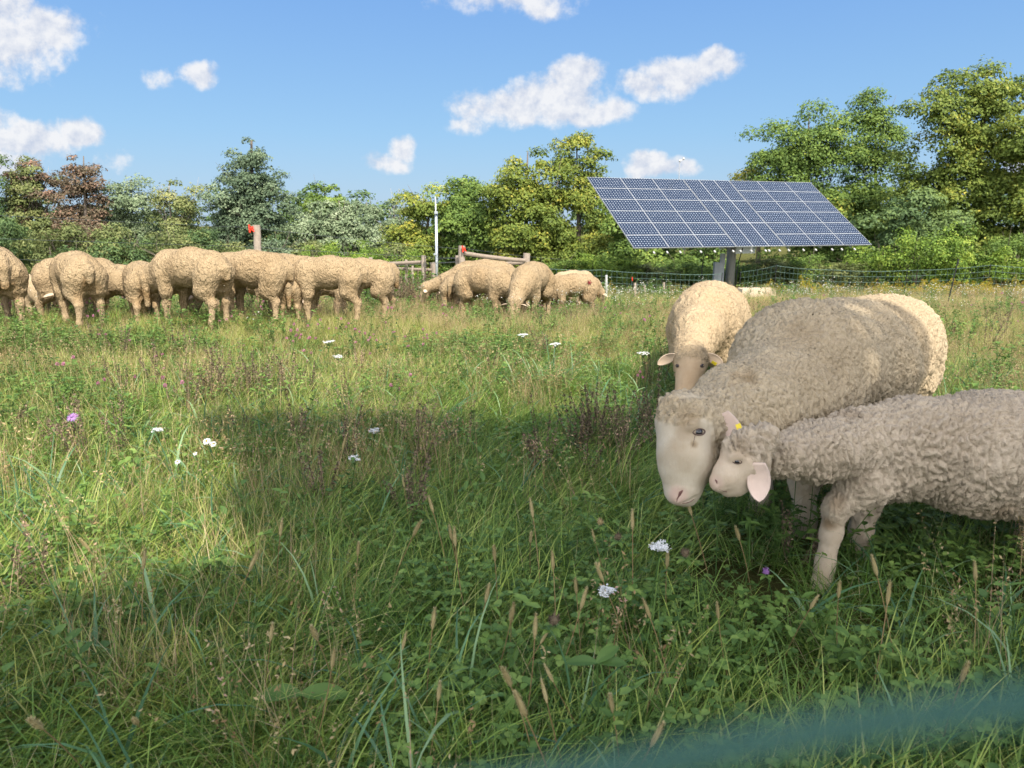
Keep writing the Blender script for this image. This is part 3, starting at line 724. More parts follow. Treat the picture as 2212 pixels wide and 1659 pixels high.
# ------------------------------------------------------------ trees
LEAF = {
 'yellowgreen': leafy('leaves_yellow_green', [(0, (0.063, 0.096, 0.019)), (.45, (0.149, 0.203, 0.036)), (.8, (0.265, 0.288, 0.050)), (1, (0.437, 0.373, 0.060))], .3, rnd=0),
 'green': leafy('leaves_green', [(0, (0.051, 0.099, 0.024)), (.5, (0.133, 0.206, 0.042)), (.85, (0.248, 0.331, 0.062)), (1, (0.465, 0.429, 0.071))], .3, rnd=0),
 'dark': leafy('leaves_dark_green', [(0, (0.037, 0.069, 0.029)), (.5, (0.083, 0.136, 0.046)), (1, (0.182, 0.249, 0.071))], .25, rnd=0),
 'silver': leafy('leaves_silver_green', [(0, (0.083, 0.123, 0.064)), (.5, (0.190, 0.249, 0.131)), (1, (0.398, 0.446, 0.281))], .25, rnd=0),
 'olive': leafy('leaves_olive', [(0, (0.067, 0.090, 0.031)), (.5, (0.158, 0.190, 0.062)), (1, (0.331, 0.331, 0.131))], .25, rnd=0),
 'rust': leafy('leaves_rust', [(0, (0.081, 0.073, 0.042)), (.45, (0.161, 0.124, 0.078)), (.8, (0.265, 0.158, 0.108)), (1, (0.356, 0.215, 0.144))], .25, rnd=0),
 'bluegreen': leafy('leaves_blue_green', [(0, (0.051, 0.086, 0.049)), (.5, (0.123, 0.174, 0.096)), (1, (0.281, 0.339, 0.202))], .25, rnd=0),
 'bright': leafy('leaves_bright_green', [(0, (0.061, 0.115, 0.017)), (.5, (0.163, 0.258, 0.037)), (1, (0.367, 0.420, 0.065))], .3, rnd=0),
}
def rdir(rng, n):
    v = rng.normal(size=(n, 3)); return v/np.linalg.norm(v, axis=1)[:, None]
def leaf_quads(C, N, size, rng, aspect=.62, tint=None):
    n = len(C); r = rdir(rng, n); a = np.cross(N, r); a /= np.linalg.norm(a, axis=1)[:, None]+1e-9; b = np.cross(N, a)
    s_ = size*rng.uniform(.65, 1.3, n)[:, None]
    V = np.stack([C-a*s_*.5, C+b*s_*aspect*.5+N*s_*.08, C+a*s_*.5, C-b*s_*aspect*.5+N*s_*.08], 1).reshape(-1, 3)
    F = np.arange(4*n).reshape(n, 4)
    return V, F, np.repeat(tint, 4)
def foliage(ells, nleaf, clump, leaf, seed, open_=.0, tshift=0., gap=.0):
    """leaves gathered in clumps over the lobes of a crown"""
    rng = np.random.default_rng(seed)
    vol = np.array([np.prod(r)**(2/3.) for c, r in ells]); vol /= vol.sum()
    ncl = max(12, int(sum((r[0]*r[2]) for c, r in ells)/(clump*clump)*3.6*(1-open_)))
    Cs, Rs, Ts, Os = [], [], [], []
    for k in range(ncl):
        c, r = ells[rng.choice(len(ells), p=vol)]
        dd = rdir(rng, 1)[0]
        if dd[1] > .35: dd[1] *= -1          # more clumps on the near half
        rr = rng.uniform(.45, 1.0)**.6
        p = np.asarray(c)+dd*np.asarray(r)*rr
        cr = clump*rng.uniform(.55, 1.25)
        Cs.append(p); Rs.append(cr); Ts.append(rng.normal(0, .13)); Os.append(dd)
    Cs = np.array(Cs); Rs = np.array(Rs); Ts = np.array(Ts); Os = np.array(Os)
    w = Rs**2; idx = rng.choice(ncl, nleaf, p=w/w.sum())
    d = rdir(rng, nleaf); d[:, 2] = np.where(d[:, 2] < -.3, -d[:, 2], d[:, 2])
    rad = rng.uniform(.25, 1, nleaf)**.45
    # ragged clump outline with finger-like shoots
    rad = rad*(1+.55*np.clip(pnoise(d*2.3+Cs[idx]*7.7), -.4, 1))
    C = Cs[idx]+d*(Rs[idx]*rad)[:, None]*np.array([1, 1, .72])
    N = d*.9+Os[idx]*.35+rdir(rng, nleaf)*.75+np.array([0, 0, .35]); N /= np.linalg.norm(N, axis=1)[:, None]
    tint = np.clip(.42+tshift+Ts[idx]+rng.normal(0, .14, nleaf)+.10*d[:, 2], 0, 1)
    return leaf_quads(C, N, leaf, rng, tint=tint), Cs
def trunk_mb(base, Cs, rng, r0, top, nl=9, thin=1.):
    mb = MB(); H = top[2]-base[2]
    mid = base+(top-base)*.45+rng.normal(0, .02*H, 3)*[1, 1, 0]
    ts = np.linspace(0, 1, 9)[:, None]
    P_ = (1-ts)**2*base+2*ts*(1-ts)*mid+ts**2*top
    mb.tube(P_, r0*(1-.88*ts[:, 0])*thin+.012, 8)
    sel = rng.permutation(len(Cs))[:nl]
    for k in sel:
        t = rng.uniform(.22, .75); a = (1-t)**2*base+2*t*(1-t)*mid+t**2*top; b = Cs[k]
        if b[2] < a[2]: a = base+(a-base)*.5
        m = (a+b)/2+np.array([0, 0, -.06*np.linalg.norm(b-a)]); q = np.linspace(0, 1, 7)[:, None]
        L = (1-q)**2*a+2*q*(1-q)*m+q**2*b; L[1:-1] += rng.normal(0, .05, (5, 3))
        mb.tube(L, r0*.42*(1-t)*(1-.85*q[:, 0])*thin+.010, 5)
        for _ in range(2):
            e = b+rdir(rng, 1)[0]*np.array([1, 1, .8])*.9+np.array([0, 0, .5]); s0 = L[4]
            mb.tube([s0, (s0+e)/2+rng.normal(0, .06, 3), e], [.02, .014, .006], 4)
    return mb
def tree(name, u, d, lobes, kind, label, nleaf=14000, clump=.85, leaf=.172, seed=0, bark='bark', group='trees along the edge of the field', r0=.18, nl=9, open_=0., tshift=0., cat='tree', thin=1.):
    rng = np.random.default_rng(seed+500)
    x0 = P(u, 560, d)[0]; base = np.array([x0, d, gz(x0, d)]); root = empty(name, base, label, cat, group)
    ells = []; nleaf = int(nleaf*1.25)
    for (du, v, ru, rv) in lobes:
        c = P(u+du, v, d+rng.uniform(-.8, .8)); k = d/1598.
        ells.append((c-base, np.array([ru*k*1.08, min(ru, rv*1.2)*k*.9, rv*k*1.08])))
        c2 = P(u+du*.6, v+rv*.95, d+rng.uniform(-.8, .8)); ells.append((c2-base, np.array([ru*k*.9, ru*k*.75, rv*k*.9])))
    (V, F, t), Cs = foliage(ells, nleaf, clump, leaf, seed, open_, tshift)
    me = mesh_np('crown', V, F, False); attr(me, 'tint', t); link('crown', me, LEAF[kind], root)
    i = np.argmax([e[0][2]+e[1][2] for e in ells]); top = ells[i][0]+np.array([0, 0, ells[i][1][2]*.75])
    trunk_mb(np.zeros(3)-np.array([0, 0, .1]), Cs, rng, r0, top, nl, thin).build('trunk', M[bark], root, smooth=True)
    return root
# lobes: (offset in u, v of centre, half width, half height) in the 2212 wide view
tree('broadleaf_tree', -22, 50, [(0, 400, 36, 75), (10, 500, 55, 80), (-20, 350, 22, 30)], 'dark', 'dark green tree cut off by the left edge of the photo', seed=1)
tree('maple_tree', 70, 53, [(-5, 375, 38, 32), (-35, 395, 24, 28), (15, 425, 58, 45), (0, 500, 66, 70)], 'olive', 'olive tree with rusty tips and bare twigs left of the reddest tree', seed=2, clump=.7, open_=.35, nl=22, bark='barkpale', nleaf=12000)
tree('maple_tree', 78, 52.5, [(-10, 362, 30, 22), (-40, 388, 20, 22), (20, 400, 30, 20), (-50, 440, 20, 30)], 'rust', 'sparse rusty crown mixed into the olive tree near the left edge', seed=3, clump=.5, open_=.4, nl=10, nleaf=3500)
tree('maple_tree', 185, 52, [(-2, 362, 28, 28), (22, 392, 32, 32), (-30, 402, 34, 32), (-5, 440, 58, 42), (0, 510, 62, 60)], 'rust', 'reddish brown maple tree at the left of the tree line', seed=4, clump=.7, nleaf=14000)
tree('broadleaf_tree', 285, 54, [(0, 412, 40, 28), (-20, 450, 45, 45), (20, 470, 50, 50), (0, 530, 60, 55)], 'silver', 'round grey-green tree right of the reddish maple', seed=5)
tree('broadleaf_tree', 375, 53, [(-8, 418, 34, 26), (50, 428, 26, 24), (0, 470, 40, 30), (40, 478, 36, 34), (10, 545, 70, 50)], 'olive', 'airy tree with several pale slanting stems, left of the tall poplar', seed=6, open_=.4, nl=26, bark='barkpale', r0=.16, nleaf=9000, tshift=.1)
tree('poplar_tree', 541, 50, [(4, 328, 15, 28), (-14, 345, 22, 22), (22, 352, 22, 24), (2, 372, 40, 24), (-44, 388, 17, 24), (38, 395, 34, 28), (-20, 410, 48, 30), (50, 425, 44, 30), (-62, 440, 36, 32), (10, 450, 70, 36), (72, 460, 34, 30), (-10, 500, 92, 48), (0, 560, 90, 40)],
     'bluegreen', 'tall pointed grey-green tree rising over the wooden post', seed=7, nleaf=30000, clump=.62, nl=26, r0=.3, open_=.22, thin=1.4)
tree('broadleaf_tree', 702, 62, [(0, 428, 40, 22), (-20, 440, 28, 20), (22, 445, 28, 22), (0, 500, 45, 50)], 'green', 'small round deep green tree top behind the silvery willow', seed=8, nleaf=9000, leaf=.24)
tree('willow_tree', 738, 50, [(-40, 470, 45, 34), (-5, 452, 36, 22), (28, 478, 52, 38), (-60, 520, 50, 50), (10, 530, 80, 55)], 'silver', 'silvery willow between the tall poplar and the yellowing trees', seed=9, nleaf=18000, tshift=.05, clump=.6)
tree('broadleaf_tree', 792, 58, [(0, 452, 24, 18), (8, 490, 26, 40)], 'silver', 'narrow pale tree top right of the silvery willow', seed=10, nleaf=4000)
tree('birch_tree', 850, 54, [(0, 455, 20, 24), (-12, 490, 22, 30), (10, 520, 28, 40)], 'silver', 'half bare grey tree with thin pale branches left of the steel mast', seed=11, nleaf=2600, open_=.55, nl=26, bark='barkpale', r0=.12, clump=.5)
tree('maple_tree', 910, 47, [(-10, 448, 30, 24), (22, 450, 30, 26), (-25, 490, 34, 40), (10, 510, 55, 60), (-10, 560, 60, 40)], 'yellowgreen', 'yellowing maple tree just behind the steel mast', seed=12, nleaf=15000, tshift=.10)
tree('maple_tree', 1005, 47, [(0, 412, 40, 30), (-38, 440, 38, 36), (35, 430, 42, 40), (0, 490, 70, 55), (0, 560, 75, 45)], 'green', 'green rounded maple between the steel mast and the tall yellow-green maple', seed=13, nleaf=20000)
tree('maple_tree', 1140, 45, [(0, 355, 48, 32), (-45, 395, 45, 40), (35, 400, 50, 40), (-20, 450, 72, 50), (10, 520, 85, 60), (0, 575, 85, 35)], 'yellowgreen', 'tall yellow-green maple, left half of the big crown beside the panels', seed=14, nleaf=28000, tshift=.08)
tree('maple_tree', 1250, 46, [(-5, 340, 42, 30), (38, 362, 28, 26), (-30, 390, 48, 36), (30, 405, 38, 30), (10, 465, 68, 50), (20, 540, 85, 60)], 'yellowgreen', 'tall yellow-green maple whose crown touches the corner of the panels', seed=15, nleaf=26000, tshift=.04)
tree('broadleaf_tree', 1375, 43, [(-35, 455, 30, 28), (-20, 505, 48, 46), (35, 530, 50, 40), (0, 570, 80, 40)], 'green', 'low green tree under the left corner of the solar panels', seed=16, nleaf=14000)
tree('broadleaf_tree', 1500, 44, [(-30, 560, 45, 38), (35, 560, 52, 36), (0, 590, 80, 24)], 'green', 'dark green scrub tree behind the foot of the panel pole', seed=17, nleaf=12000, tshift=-.05)
tree('broadleaf_tree', 1640, 50, [(0, 390, 40, 20), (-20, 420, 30, 30), (30, 440, 40, 45)], 'yellowgreen', 'low yellow-green tree top showing above the upper edge of the panels', seed=18, nleaf=9000)
tree('maple_tree', 1760, 48, [(-15, 275, 70, 36), (-85, 320, 62, 44), (-30, 330, 80, 50), (60, 300, 58, 50), (-100, 375, 50, 34), (0, 410, 120, 60), (60, 480, 110, 70), (0, 560, 130, 50)], 'green', 'large dark domed maple directly behind the right half of the panels', seed=19, nleaf=42000, clump=.95)
tree('maple_tree', 1888, 49, [(0, 245, 34, 34), (-12, 300, 46, 44), (22, 320, 44, 44), (0, 400, 70, 70)], 'green', 'narrow upright tree top between the two large right-hand crowns', seed=20, nleaf=14000)
tree('maple_tree', 2100, 42, [(30, 185, 62, 32), (-35, 210, 62, 42), (70, 230, 56, 50), (-85, 270, 58, 56), (10, 280, 100, 66), (-50, 360, 115, 66), (70, 360, 100, 66), (-70, 450, 110, 70), (40, 470, 120, 70), (-20, 550, 150, 60)], 'yellowgreen', 'tallest tree of the photo, yellow-green and airy, at the right', seed=21, nleaf=60000, clump=.8, open_=.1, nl=18, r0=.3, tshift=-.02)
tree('maple_tree', 2235, 40, [(0, 300, 50, 50), (-10, 390, 60, 70), (0, 500, 75, 80)], 'yellowgreen', 'tree crown cut by the right edge of the photo', seed=22, nleaf=20000, tshift=.0)
tree('maple_tree', 1960, 40, [(-60, 500, 60, 46), (10, 480, 60, 60), (70, 500, 60, 60), (0, 565, 110, 36)], 'dark', 'shaded lower tree filling the gap under the large right crowns', seed=23, nleaf=24000, tshift=.15)
# dark wood behind everything, so no sky shows low down
def wood_wall():
    rng = np.random.default_rng(77); ells = []
    for x in np.arange(-75, 95, 3.2):
        h = rng.uniform(2.2, 3.6); ells.append((np.array([x, 66+rng.uniform(-3, 3), -2.4+h]), np.array([2.6, 2.2, h])))
    (V, F, t), _ = foliage(ells, 90000, 1.1, .34, 55)
    me = mesh_np('wood', V, F, False); attr(me, 'tint', t); o = link('far_woodland', me, LEAF['dark']); tag(o, kind='stuff', label='dark mass of far woodland behind the tree line', cat='woodland')
wood_wall()
# shrubs in front of the tree line: four kinds, copied
def shrub(kind, seed, w, h, nleaf, clump=.45, leaf=.13):
    rng = np.random.default_rng(seed); root = empty('shrub', (0, 0, 0)); ells = []
    for k in range(5): ells.append((np.array([rng.uniform(-.5, .5)*w, rng.uniform(-.3, .3)*w, h*rng.uniform(.35, .6)]), np.array([w*.38, w*.34, h*rng.uniform(.34, .45)])))
    (V, F, t), Cs = foliage(ells, nleaf, clump, leaf, seed); V[:, 2] = np.maximum(V[:, 2], .02)
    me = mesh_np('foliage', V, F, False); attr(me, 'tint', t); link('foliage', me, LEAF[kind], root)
    trunk_mb(np.zeros(3), Cs, rng, .05, np.array([0, 0, h*.6]), 6).build('stems', M['bark'], root); return root
def copy_thing(r):
    c = r.copy(); COL.objects.link(c)
    for ch in list(r.children):
        k = ch.copy(); COL.objects.link(k); k.parent = c
        for g in list(ch.children):
            q = g.copy(); COL.objects.link(q); q.parent = k
    return c
PROTO = {}
def place_shrub(kind, u, vtop, d, w, label, group, variant=0):
    key = (kind, variant); x = P(u, 560, d)[0]; g = gz(x, d); h = P(u, vtop, d)[2]-g
    if key not in PROTO: r = PROTO[key] = shrub(kind, hash(key[0][0]) % 7+variant*13+int(ord(kind[1])), 3.0, 3.0, 7000)
    else: r = copy_thing(PROTO[key])
    r.location = (x, d, g); r.scale = (w/3.0, w/3.0, h/3.0*1.02); r.rotation_euler.z = (u*.37) % 6.28
    tag(r, label, 'shrub', group)
rngs = np.random.default_rng(12)
SG = 'shrubs in front of the left tree line'
left = [(-30, 470, 'dark'), (45, 500, 'olive'), (110, 478, 'olive'), (165, 520, 'dark'), (225, 480, 'olive'), (290, 500, 'dark'), (345, 488, 'olive'), (400, 505, 'olive'), (455, 495, 'dark'), (500, 520, 'olive'), (590, 505, 'bluegreen'), (650, 520, 'olive'), (820, 525, 'olive')]
desc = ['behind the left-edge sheep', 'below the olive tree', 'left of the reddish maple', 'under the reddish maple', 'right of the reddish maple', 'below the round grey-green tree', 'left of the slanting stems', 'under the slanting stems', 'behind the tallest sheep', 'just left of the wooden post', 'just right of the wooden post', 'between the poplar and the willow', 'below the half bare tree']
for i, ((u, v, k), ds) in enumerate(zip(left, desc)):
    place_shrub(k, u, v, 41+rngs.uniform(-2, 2), 3.1, ('dusky' if k == 'dark' else 'grey-green' if k == 'bluegreen' else 'olive')+' shrub '+ds, SG, i % 2)
for u, v, d, w, ds in ((690, 528, 36, 1.6, 'bright lime shrub below the silvery willow'), (748, 518, 38, 2.0, 'fresh green round shrub behind the rightmost sheep of the left row'), (858, 535, 36, 2.0, 'yellow-green shrub left of the grey rails')):
    place_shrub('bright', u, v, d, w, ds, 'bright shrubs behind the fence')
SG2 = 'shrubs behind the netting fence'
right = [(1215, 560, 'green'), (1290, 545, 'bright'), (1345, 565, 'green'), (1420, 570, 'olive'), (1475, 560, 'green'), (1545, 575, 'green'), (1625, 570, 'green'), (1690, 558, 'olive'), (1760, 548, 'green'), (1830, 565, 'olive'), (1900, 520, 'bright'), (1985, 490, 'bright'), (2060, 540, 'green'), (2130, 530, 'bright'), (2200, 500, 'green')]
desc = ['right of the big crouching sheep', 'below the tall yellow-green maple', 'left under the panels', 'under the lower left panel corner', 'left of the panel pole', 'hiding the foot of the panel pole', 'right of the panel pole', 'behind the pale board', 'under the middle of the panels', 'under the right part of the panels', 'at the lower right panel corner', 'tall and lime coloured right of the panels', 'left of the leaning black stake', 'right of the leaning black stake', 'at the right edge']
for i, ((u, v, k), ds) in enumerate(zip(right, desc)):
    place_shrub(k, u, v, 36+rngs.uniform(-1.5, 2), 2.6, {'green': 'green', 'bright': 'yellowish', 'olive': 'olive'}[k]+' shrub '+ds, SG2, i % 2)

# ------------------------------------------------------------ solar tracker
def solar():
    TL = np.array([3.1517, 32.2233, 1.8246+CAMH]); X = np.array([.938, .3714, 0]); X /= np.linalg.norm(X)
    Y = np.array([-.3163, .7456, .5713]); Y -= X*(X@Y); Y /= np.linalg.norm(Y); N = np.cross(X, Y); Wd, Hd = 11.95, 4.87
    R = np.stack([X, Y, N], 1); ctr = TL+X*Wd/2-Y*Hd/2
    pb = P(1577, 600, 32.9); base = np.array([pb[0], pb[1], gz(pb[0], pb[1])])
    root = empty('solar_panel', base, 'large tilted solar panel array on a single steel pole', 'solar panel')
    m, T, b = mat_base('solar_cells')
    co = T.node('ShaderNodeTexCoord').outputs['Object']; se = T.node('ShaderNodeSeparateXYZ', ins={0: co})
    p = .1285
    fx = T.math('ABSOLUTE', T.math('SUBTRACT', T.math('FRACT', T.math('DIVIDE', T.math('ADD', se.outputs[0], 50*p+.0), p)), .5))
    fy = T.math('ABSOLUTE', T.math('SUBTRACT', T.math('FRACT', T.math('DIVIDE', T.math('ADD', se.outputs[1], 50*p), p)), .5))
    dia = T.math('GREATER_THAN', T.math('ADD', fx, fy), .80)
    lin = T.math('GREATER_THAN', T.math('MAXIMUM', fx, fy), .485)
    c = T.mix(T.noise(co, 3, 2), (.014, .022, .040), (.020, .030, .052))
    c = T.mix(T.math('MULTIPLY', lin, .28), c, (.25, .28, .34)); c = T.mix(dia, c, (.40, .43, .48))
    T.l.new(c, b.inputs['Base Color']); b.inputs['Roughness'].default_value = .18; b.inputs['Specular IOR Level'].default_value = .28
    fr = simple('module_frame', (.30, .31, .32), .5, .2)
    def module(w, h):
        mb = MB(); mb.box((0, 0, .018), (w-.03, h-.03, .030)); g = mb.build('solar_module', m, root)
        mb = MB(); t = .015
        for sgn in (1, -1):
            mb.box((0, sgn*(h/2-t/2-.002), .018), (w-.004, t, .042)); mb.box((sgn*(w/2-t/2-.002), 0, .018), (t, h-.004-2*t-.0006, .0415))
        f = mb.build('module_frame', fr, g); return g
    a = (Wd-.06)/(6+3*.5154); bw = a*.5154; hr = Hd/6
    A = module(a, hr); Bm = module(bw, hr*2); Mx = Matrix(R.tolist())
    def put(o, cx, cy):
        w = TL+X*cx-Y*cy; o.location = tuple(w-base); o.rotation_euler = Mx.to_euler()
    first = {0: True, 1: True}; x = 0
    for colno in range(9):
        if 3 <= colno < 6:
            for r in range(3):
                o = Bm if first[1] else None
                if o is None:
                    o = Bm.copy(); COL.objects.link(o); o.parent = root
                    k = Bm.children[0].copy(); COL.objects.link(k); k.parent = o
                first[1] = False; put(o, x+bw/2, hr*2*(r+.5))
            x += bw
        else:
            for r in range(6):
                o = A if first[0] else None
                if o is None:
                    o = A.copy(); COL.objects.link(o); o.parent = root
                    k = A.children[0].copy(); COL.objects.link(k); k.parent = o
                first[0] = False; put(o, x+a/2, hr*(r+.5))
            x += a
        if colno in (2, 5): x += .03
    # carrying frame behind
    mb = MB()
    for y in (.6, 1.8, 3.05, 4.3): mb.box(TL+X*Wd/2-Y*y-N*.10-base, (Wd-.5, .10, .12), R)
    for i, xx in enumerate(np.linspace(.8, Wd-.8, 7)): mb.box(TL+X*xx-Y*Hd/2-N*.225-base, (.08, Hd-.4, .12), R)
    mb.build('support_frame', M['galv'], root)
    mb = MB(); mb.tube([ctr-X*4.6-N*.42-base, ctr+X*4.6-N*.42-base], .13, 14); mb.build('torque_tube', M['galv'], root, smooth=True)
    pt = np.array([base[0], base[1], ctr[2]-.45])
    mb = MB(); mb.tube([np.array([0, 0, -.3]), pt-base], .20, 20); mb.build('pole', M['polewood'], root, smooth=True)
    mb = MB(); mb.box(pt-base+np.array([0, 0, .05]), (.7, .6, .35)); mb.tube([pt-base, ctr-N*.42-base], .16, 10); mb.build('pivot_head', M['galv'], root)
    mb = MB(); mb.box(P(1552, 588, 32.5)-base, (.42, .26, .85)); mb.box(P(1561, 560, 32.5)-base, (.20, .14, .5)); mb.build('control_box', M['greybox'], root)
    mb = MB(); mb.box(P(1490, 533, 33.2)-base+np.array([2.0, 0, 0]), (1.3, .1, .14), rotz(.38)); mb.box(P(1608, 540, 33)-base, (1.1, .12, .3), rotz(.38)); mb.build('junction_tray', M['galv'], root)
    for a_, b_, s_ in ((1525, 1519, 0), (1605, 1590, 0)):
        mb = MB(); q = np.linspace(0, 1, 8)[:, None]; p0 = P(a_, 535, 32.6)-base; p1 = P(b_, 640, 32.6)-base
        mb.tube(p0+(p1-p0)*q+np.sin(q*3.1)*np.array([-.12, 0, 0]), .022, 6); mb.build('cable', M['black'], root)
    cap = None
    for uu in (.055, .105, .155, .235, .29, .365, .395, .44, .50, .515, .56, .60, .665, .72, .795, .84, .90):
        q = TL+X*Wd*(uu+.02)-Y*(Hd+.05)-N*.12-base
        if cap is None:
            mb = MB(); mb.tube([np.zeros(3), -Y*.11], .036, 8); cap = mb.build('rail_end', M['white'], root, smooth=True); o = cap
        else: o = cap.copy(); COL.objects.link(o); o.parent = root
        o.location = tuple(q)
    # weather sensor on the top edge
    s0 = TL+X*4.55-Y*.05-base-N*.06; 
    mb = MB(); mb.tube([s0, s0+np.array([0, 0, .92])], .018, 6); mst = mb.build('sensor_mast', M['greybox'], root)
    t = s0+np.array([0, 0, .92]); mb = MB(); mb.tube([t-[.02, 0, .02], t+np.array([.14, 0, .01])], .02, 6); mb.ball(t+np.array([.0, 0, -.03]), .055, 8); mb.ball(t+np.array([.16, 0, .06]), (.06, .06, .05), 8); mb.tube([t+np.array([.15, 0, 0]), t+np.array([.15, 0, .12])], .03, 8)
    mb.build('wind_sensor', M['white'], mst)
solar()

# ------------------------------------------------------------ fences, mast, stakes
def post(root, u, v0, d, r, mat='wood', name='post', vb=None, seed=1, lean=0):
    x = P(u, v0, d)[0]; g = gz(x, d) if vb is None else P(u, vb, d)[2]; top = P(u, v0, d)
    mb = MB(); n = 9; zs = np.linspace(g-.15, top[2], n); rg = np.random.default_rng(seed)
    pp = np.stack([np.full(n, x)+rg.normal(0, .006, n)+lean*(zs-top[2]), np.full(n, d)+rg.normal(0, .004, n), zs], -1)
    rr = r*(1+rg.normal(0, .035, n)); mb.tube(pp-root_loc(root), rr, 12)
    o = mb.build(name, M[mat], root, smooth=False); return top
def root_loc(r): return np.array(r.location)
def sag(a, b, s_, n=14):
    t = np.linspace(0, 1, n)[:, None]; return a+(b-a)*t-np.array([0, 0, 1.])*s_*4*t*(1-t)
def wire_fence():
    x = P(553, 560, 13)[0]; root = empty('wire_fence', (x, 13, gz(x, 13)), 'wire fence with a thick wooden post behind the left row of sheep', 'fence'); L = root_loc(root)
    t = post(root, 554, 486, 13, .062, seed=3)
    for i, (va, vm) in enumerate(((453, 492), (507, 533), (545, 585))):
        mb = MB(); mb.tube(sag(P(-250, va, 7.8), P(545, vm, 12.95), .004)-L, .0026, 5); mb.tube(sag(P(545, vm, 12.95), P(990, (537, 557, 566)[i], 16), .02)-L, .0035, 5)
        mb.build('wire', M['wire'], root)
    for (u, v, d, s_) in ((543, 493, 12.93, 1), (1002, 537, 15.9, 1)):
        c = P(u, v, d)-L; mb = MB(); mb.tube([c-[.035, 0, .01], c+np.array([.03, 0, .0])], [.024, .032], 8); mb.tube([c+np.array([-.03, -.02, .06]), c+np.array([-.02, -.03, -.07])], .016, 6); mb.tube([c+np.array([.01, -.03, -.02]), c+np.array([.05, -.02, -.055])], .013, 6)
        o = mb.build('insulator', M['red'], root); o['label'] = 'bright red insulator'
    post(root, -250, 440, 7.8, .07, seed=5)
wire_fence()
def rail_fence():
    x = P(997, 560, 16)[0]; root = empty('rail_fence', (x, 16, gz(x, 16)), 'wooden post and rail corner fence behind the cluster of sheep', 'fence'); L = root_loc(root)
    post(root, 997, 531, 16, .072, seed=11); post(root, 1138, 547, 16.6, .078, seed=12); post(root, 988, 552, 16.3, .045, seed=13); post(root, 1052, 557, 17.6, .04, 'rail', seed=14)
    for a, b, r in ((P(1001, 547, 15.95), P(1134, 563, 16.5), .048), (P(1003, 570, 16.9), P(1134, 567, 17.2), .045)):
        mb = MB(); mb.tube(sag(a, b, .015, 8)-L, [r, r*1.04, r*.97, r, r*1.03, r*.96, r, r*.95], 10); mb.build('rail', M['rail'], root)
    mb = MB(); mb.tube(sag(P(1006, 537, 16), P(1210, 560, 18), .02)-L, .0035, 5); mb.build('wire', M['wire'], root)
rail_fence()
def rail_fence2():
    x = P(915, 560, 20)[0]; root = empty('rail_fence', (x, 20, gz(x, 20)), 'grey rail fence left of the steel mast, half sunk in weeds', 'fence'); L = root_loc(root)
    post(root, 915, 552, 20, .062, seed=21); post(root, 936, 567, 20.6, .08, seed=22); post(root, 877, 561, 20.4, .04, seed=23); post(root, 891, 574, 20, .03, seed=24); post(root, 800, 556, 20.8, .06, seed=25)
    for a, b, r in ((P(800, 570, 20.6), P(911, 566, 20.1), .05), (P(800, 571+6, 20.9), P(934, 583, 20.4), .045)):
        mb = MB(); mb.tube(sag(a, b, .01, 8)-L, [r, r*1.04, r*.97, r, r*1.03, r*.96, r, r*.95], 10); mb.build('rail', M['rail'], root)
    for v in (557, 565):
        mb = MB(); mb.tube(sag(P(918, v+2, 20), P(990, v, 16.2), .01)-L, .004, 5); mb.build('wire', M['wire'], root)
rail_fence2()
x = P(942, 560, 19)[0]; root = empty('steel_mast', (x, 19, gz(x, 19)), 'slim galvanised steel mast standing by the rail fence', 'mast'); L = root_loc(root)
mb = MB(); t0 = P(940.5, 424, 19)-L; mb.tube([t0, np.array([t0[0], 0, t0[2]-1.0])], .016, 8); mb.build('aerial_rod', M['galv'], root, smooth=True)
mb = MB(); t1 = P(942, 458, 19)-L; mb.tube([t1, np.array([0, 0, -.2])], .034, 12); mb.build('pole', M['galv'], root, smooth=True)
mb = MB(); mb.box(P(942, 459, 18.95)-L, (.085, .06, .06)); mb.box(P(941, 549, 18.95)-L, (.09, .06, .05)); mb.build('clamp', M['galv'], root)

def net_fence(us, vs, ds, label, h=.95, step=.16):
    pts_ = [P(u, v, d) for u, v, d in zip(us, vs, ds)]; r0 = pts_[0]; root = empty('netting_fence', (r0[0], r0[1], gz(r0[0], r0[1])), label, 'fence', 'electric netting fences'); L = root_loc(root)
    mb = MB()
    for a, b in zip(pts_[:-1], pts_[1:]):
        n = max(3, int(np.linalg.norm(b-a)/step)); s_ = .05*np.linalg.norm(b-a)/3
        for k in range(6):
            hh = h*(1-k/5.); q = sag(a, b, s_ if k == 0 else s_*.6, n+1)-[0, 0, h-hh]; mb.tube(q-L, .0060 if k else .0085, 3, cap=False)
        top = sag(a, b, s_, n+1)
        for p in top[1:-1]:
            j = np.random.default_rng(int(abs(p[0])*100)).normal(0, .02, 3); mb.tube([p-L, p-L-[j[0], 0, h*.5], p-L-[j[1], 0, h]], .0050, 3, cap=False)
    o = mb.build('net', M['net'], root)
    for p in pts_:
        mb = MB(); mb.tube([p-L+[0, 0, .05], [p[0]-L[0], p[1]-L[1], gz(p[0], p[1])-L[2]-.1]], .011, 6); mb.build('post', M['black'], root)
net_fence([1180, 1300, 1430, 1560], [580, 583, 590, 592], [23, 23.5, 24, 24.5], 'faint dark netting fence between the cluster of sheep and the panel pole')
net_fence([1600, 1677, 1800, 1960, 2140, 2290], [588, 574, 583, 584, 573, 580], [25, 24, 24.5, 25, 24, 23], 'faint dark netting fence right of the panel pole')
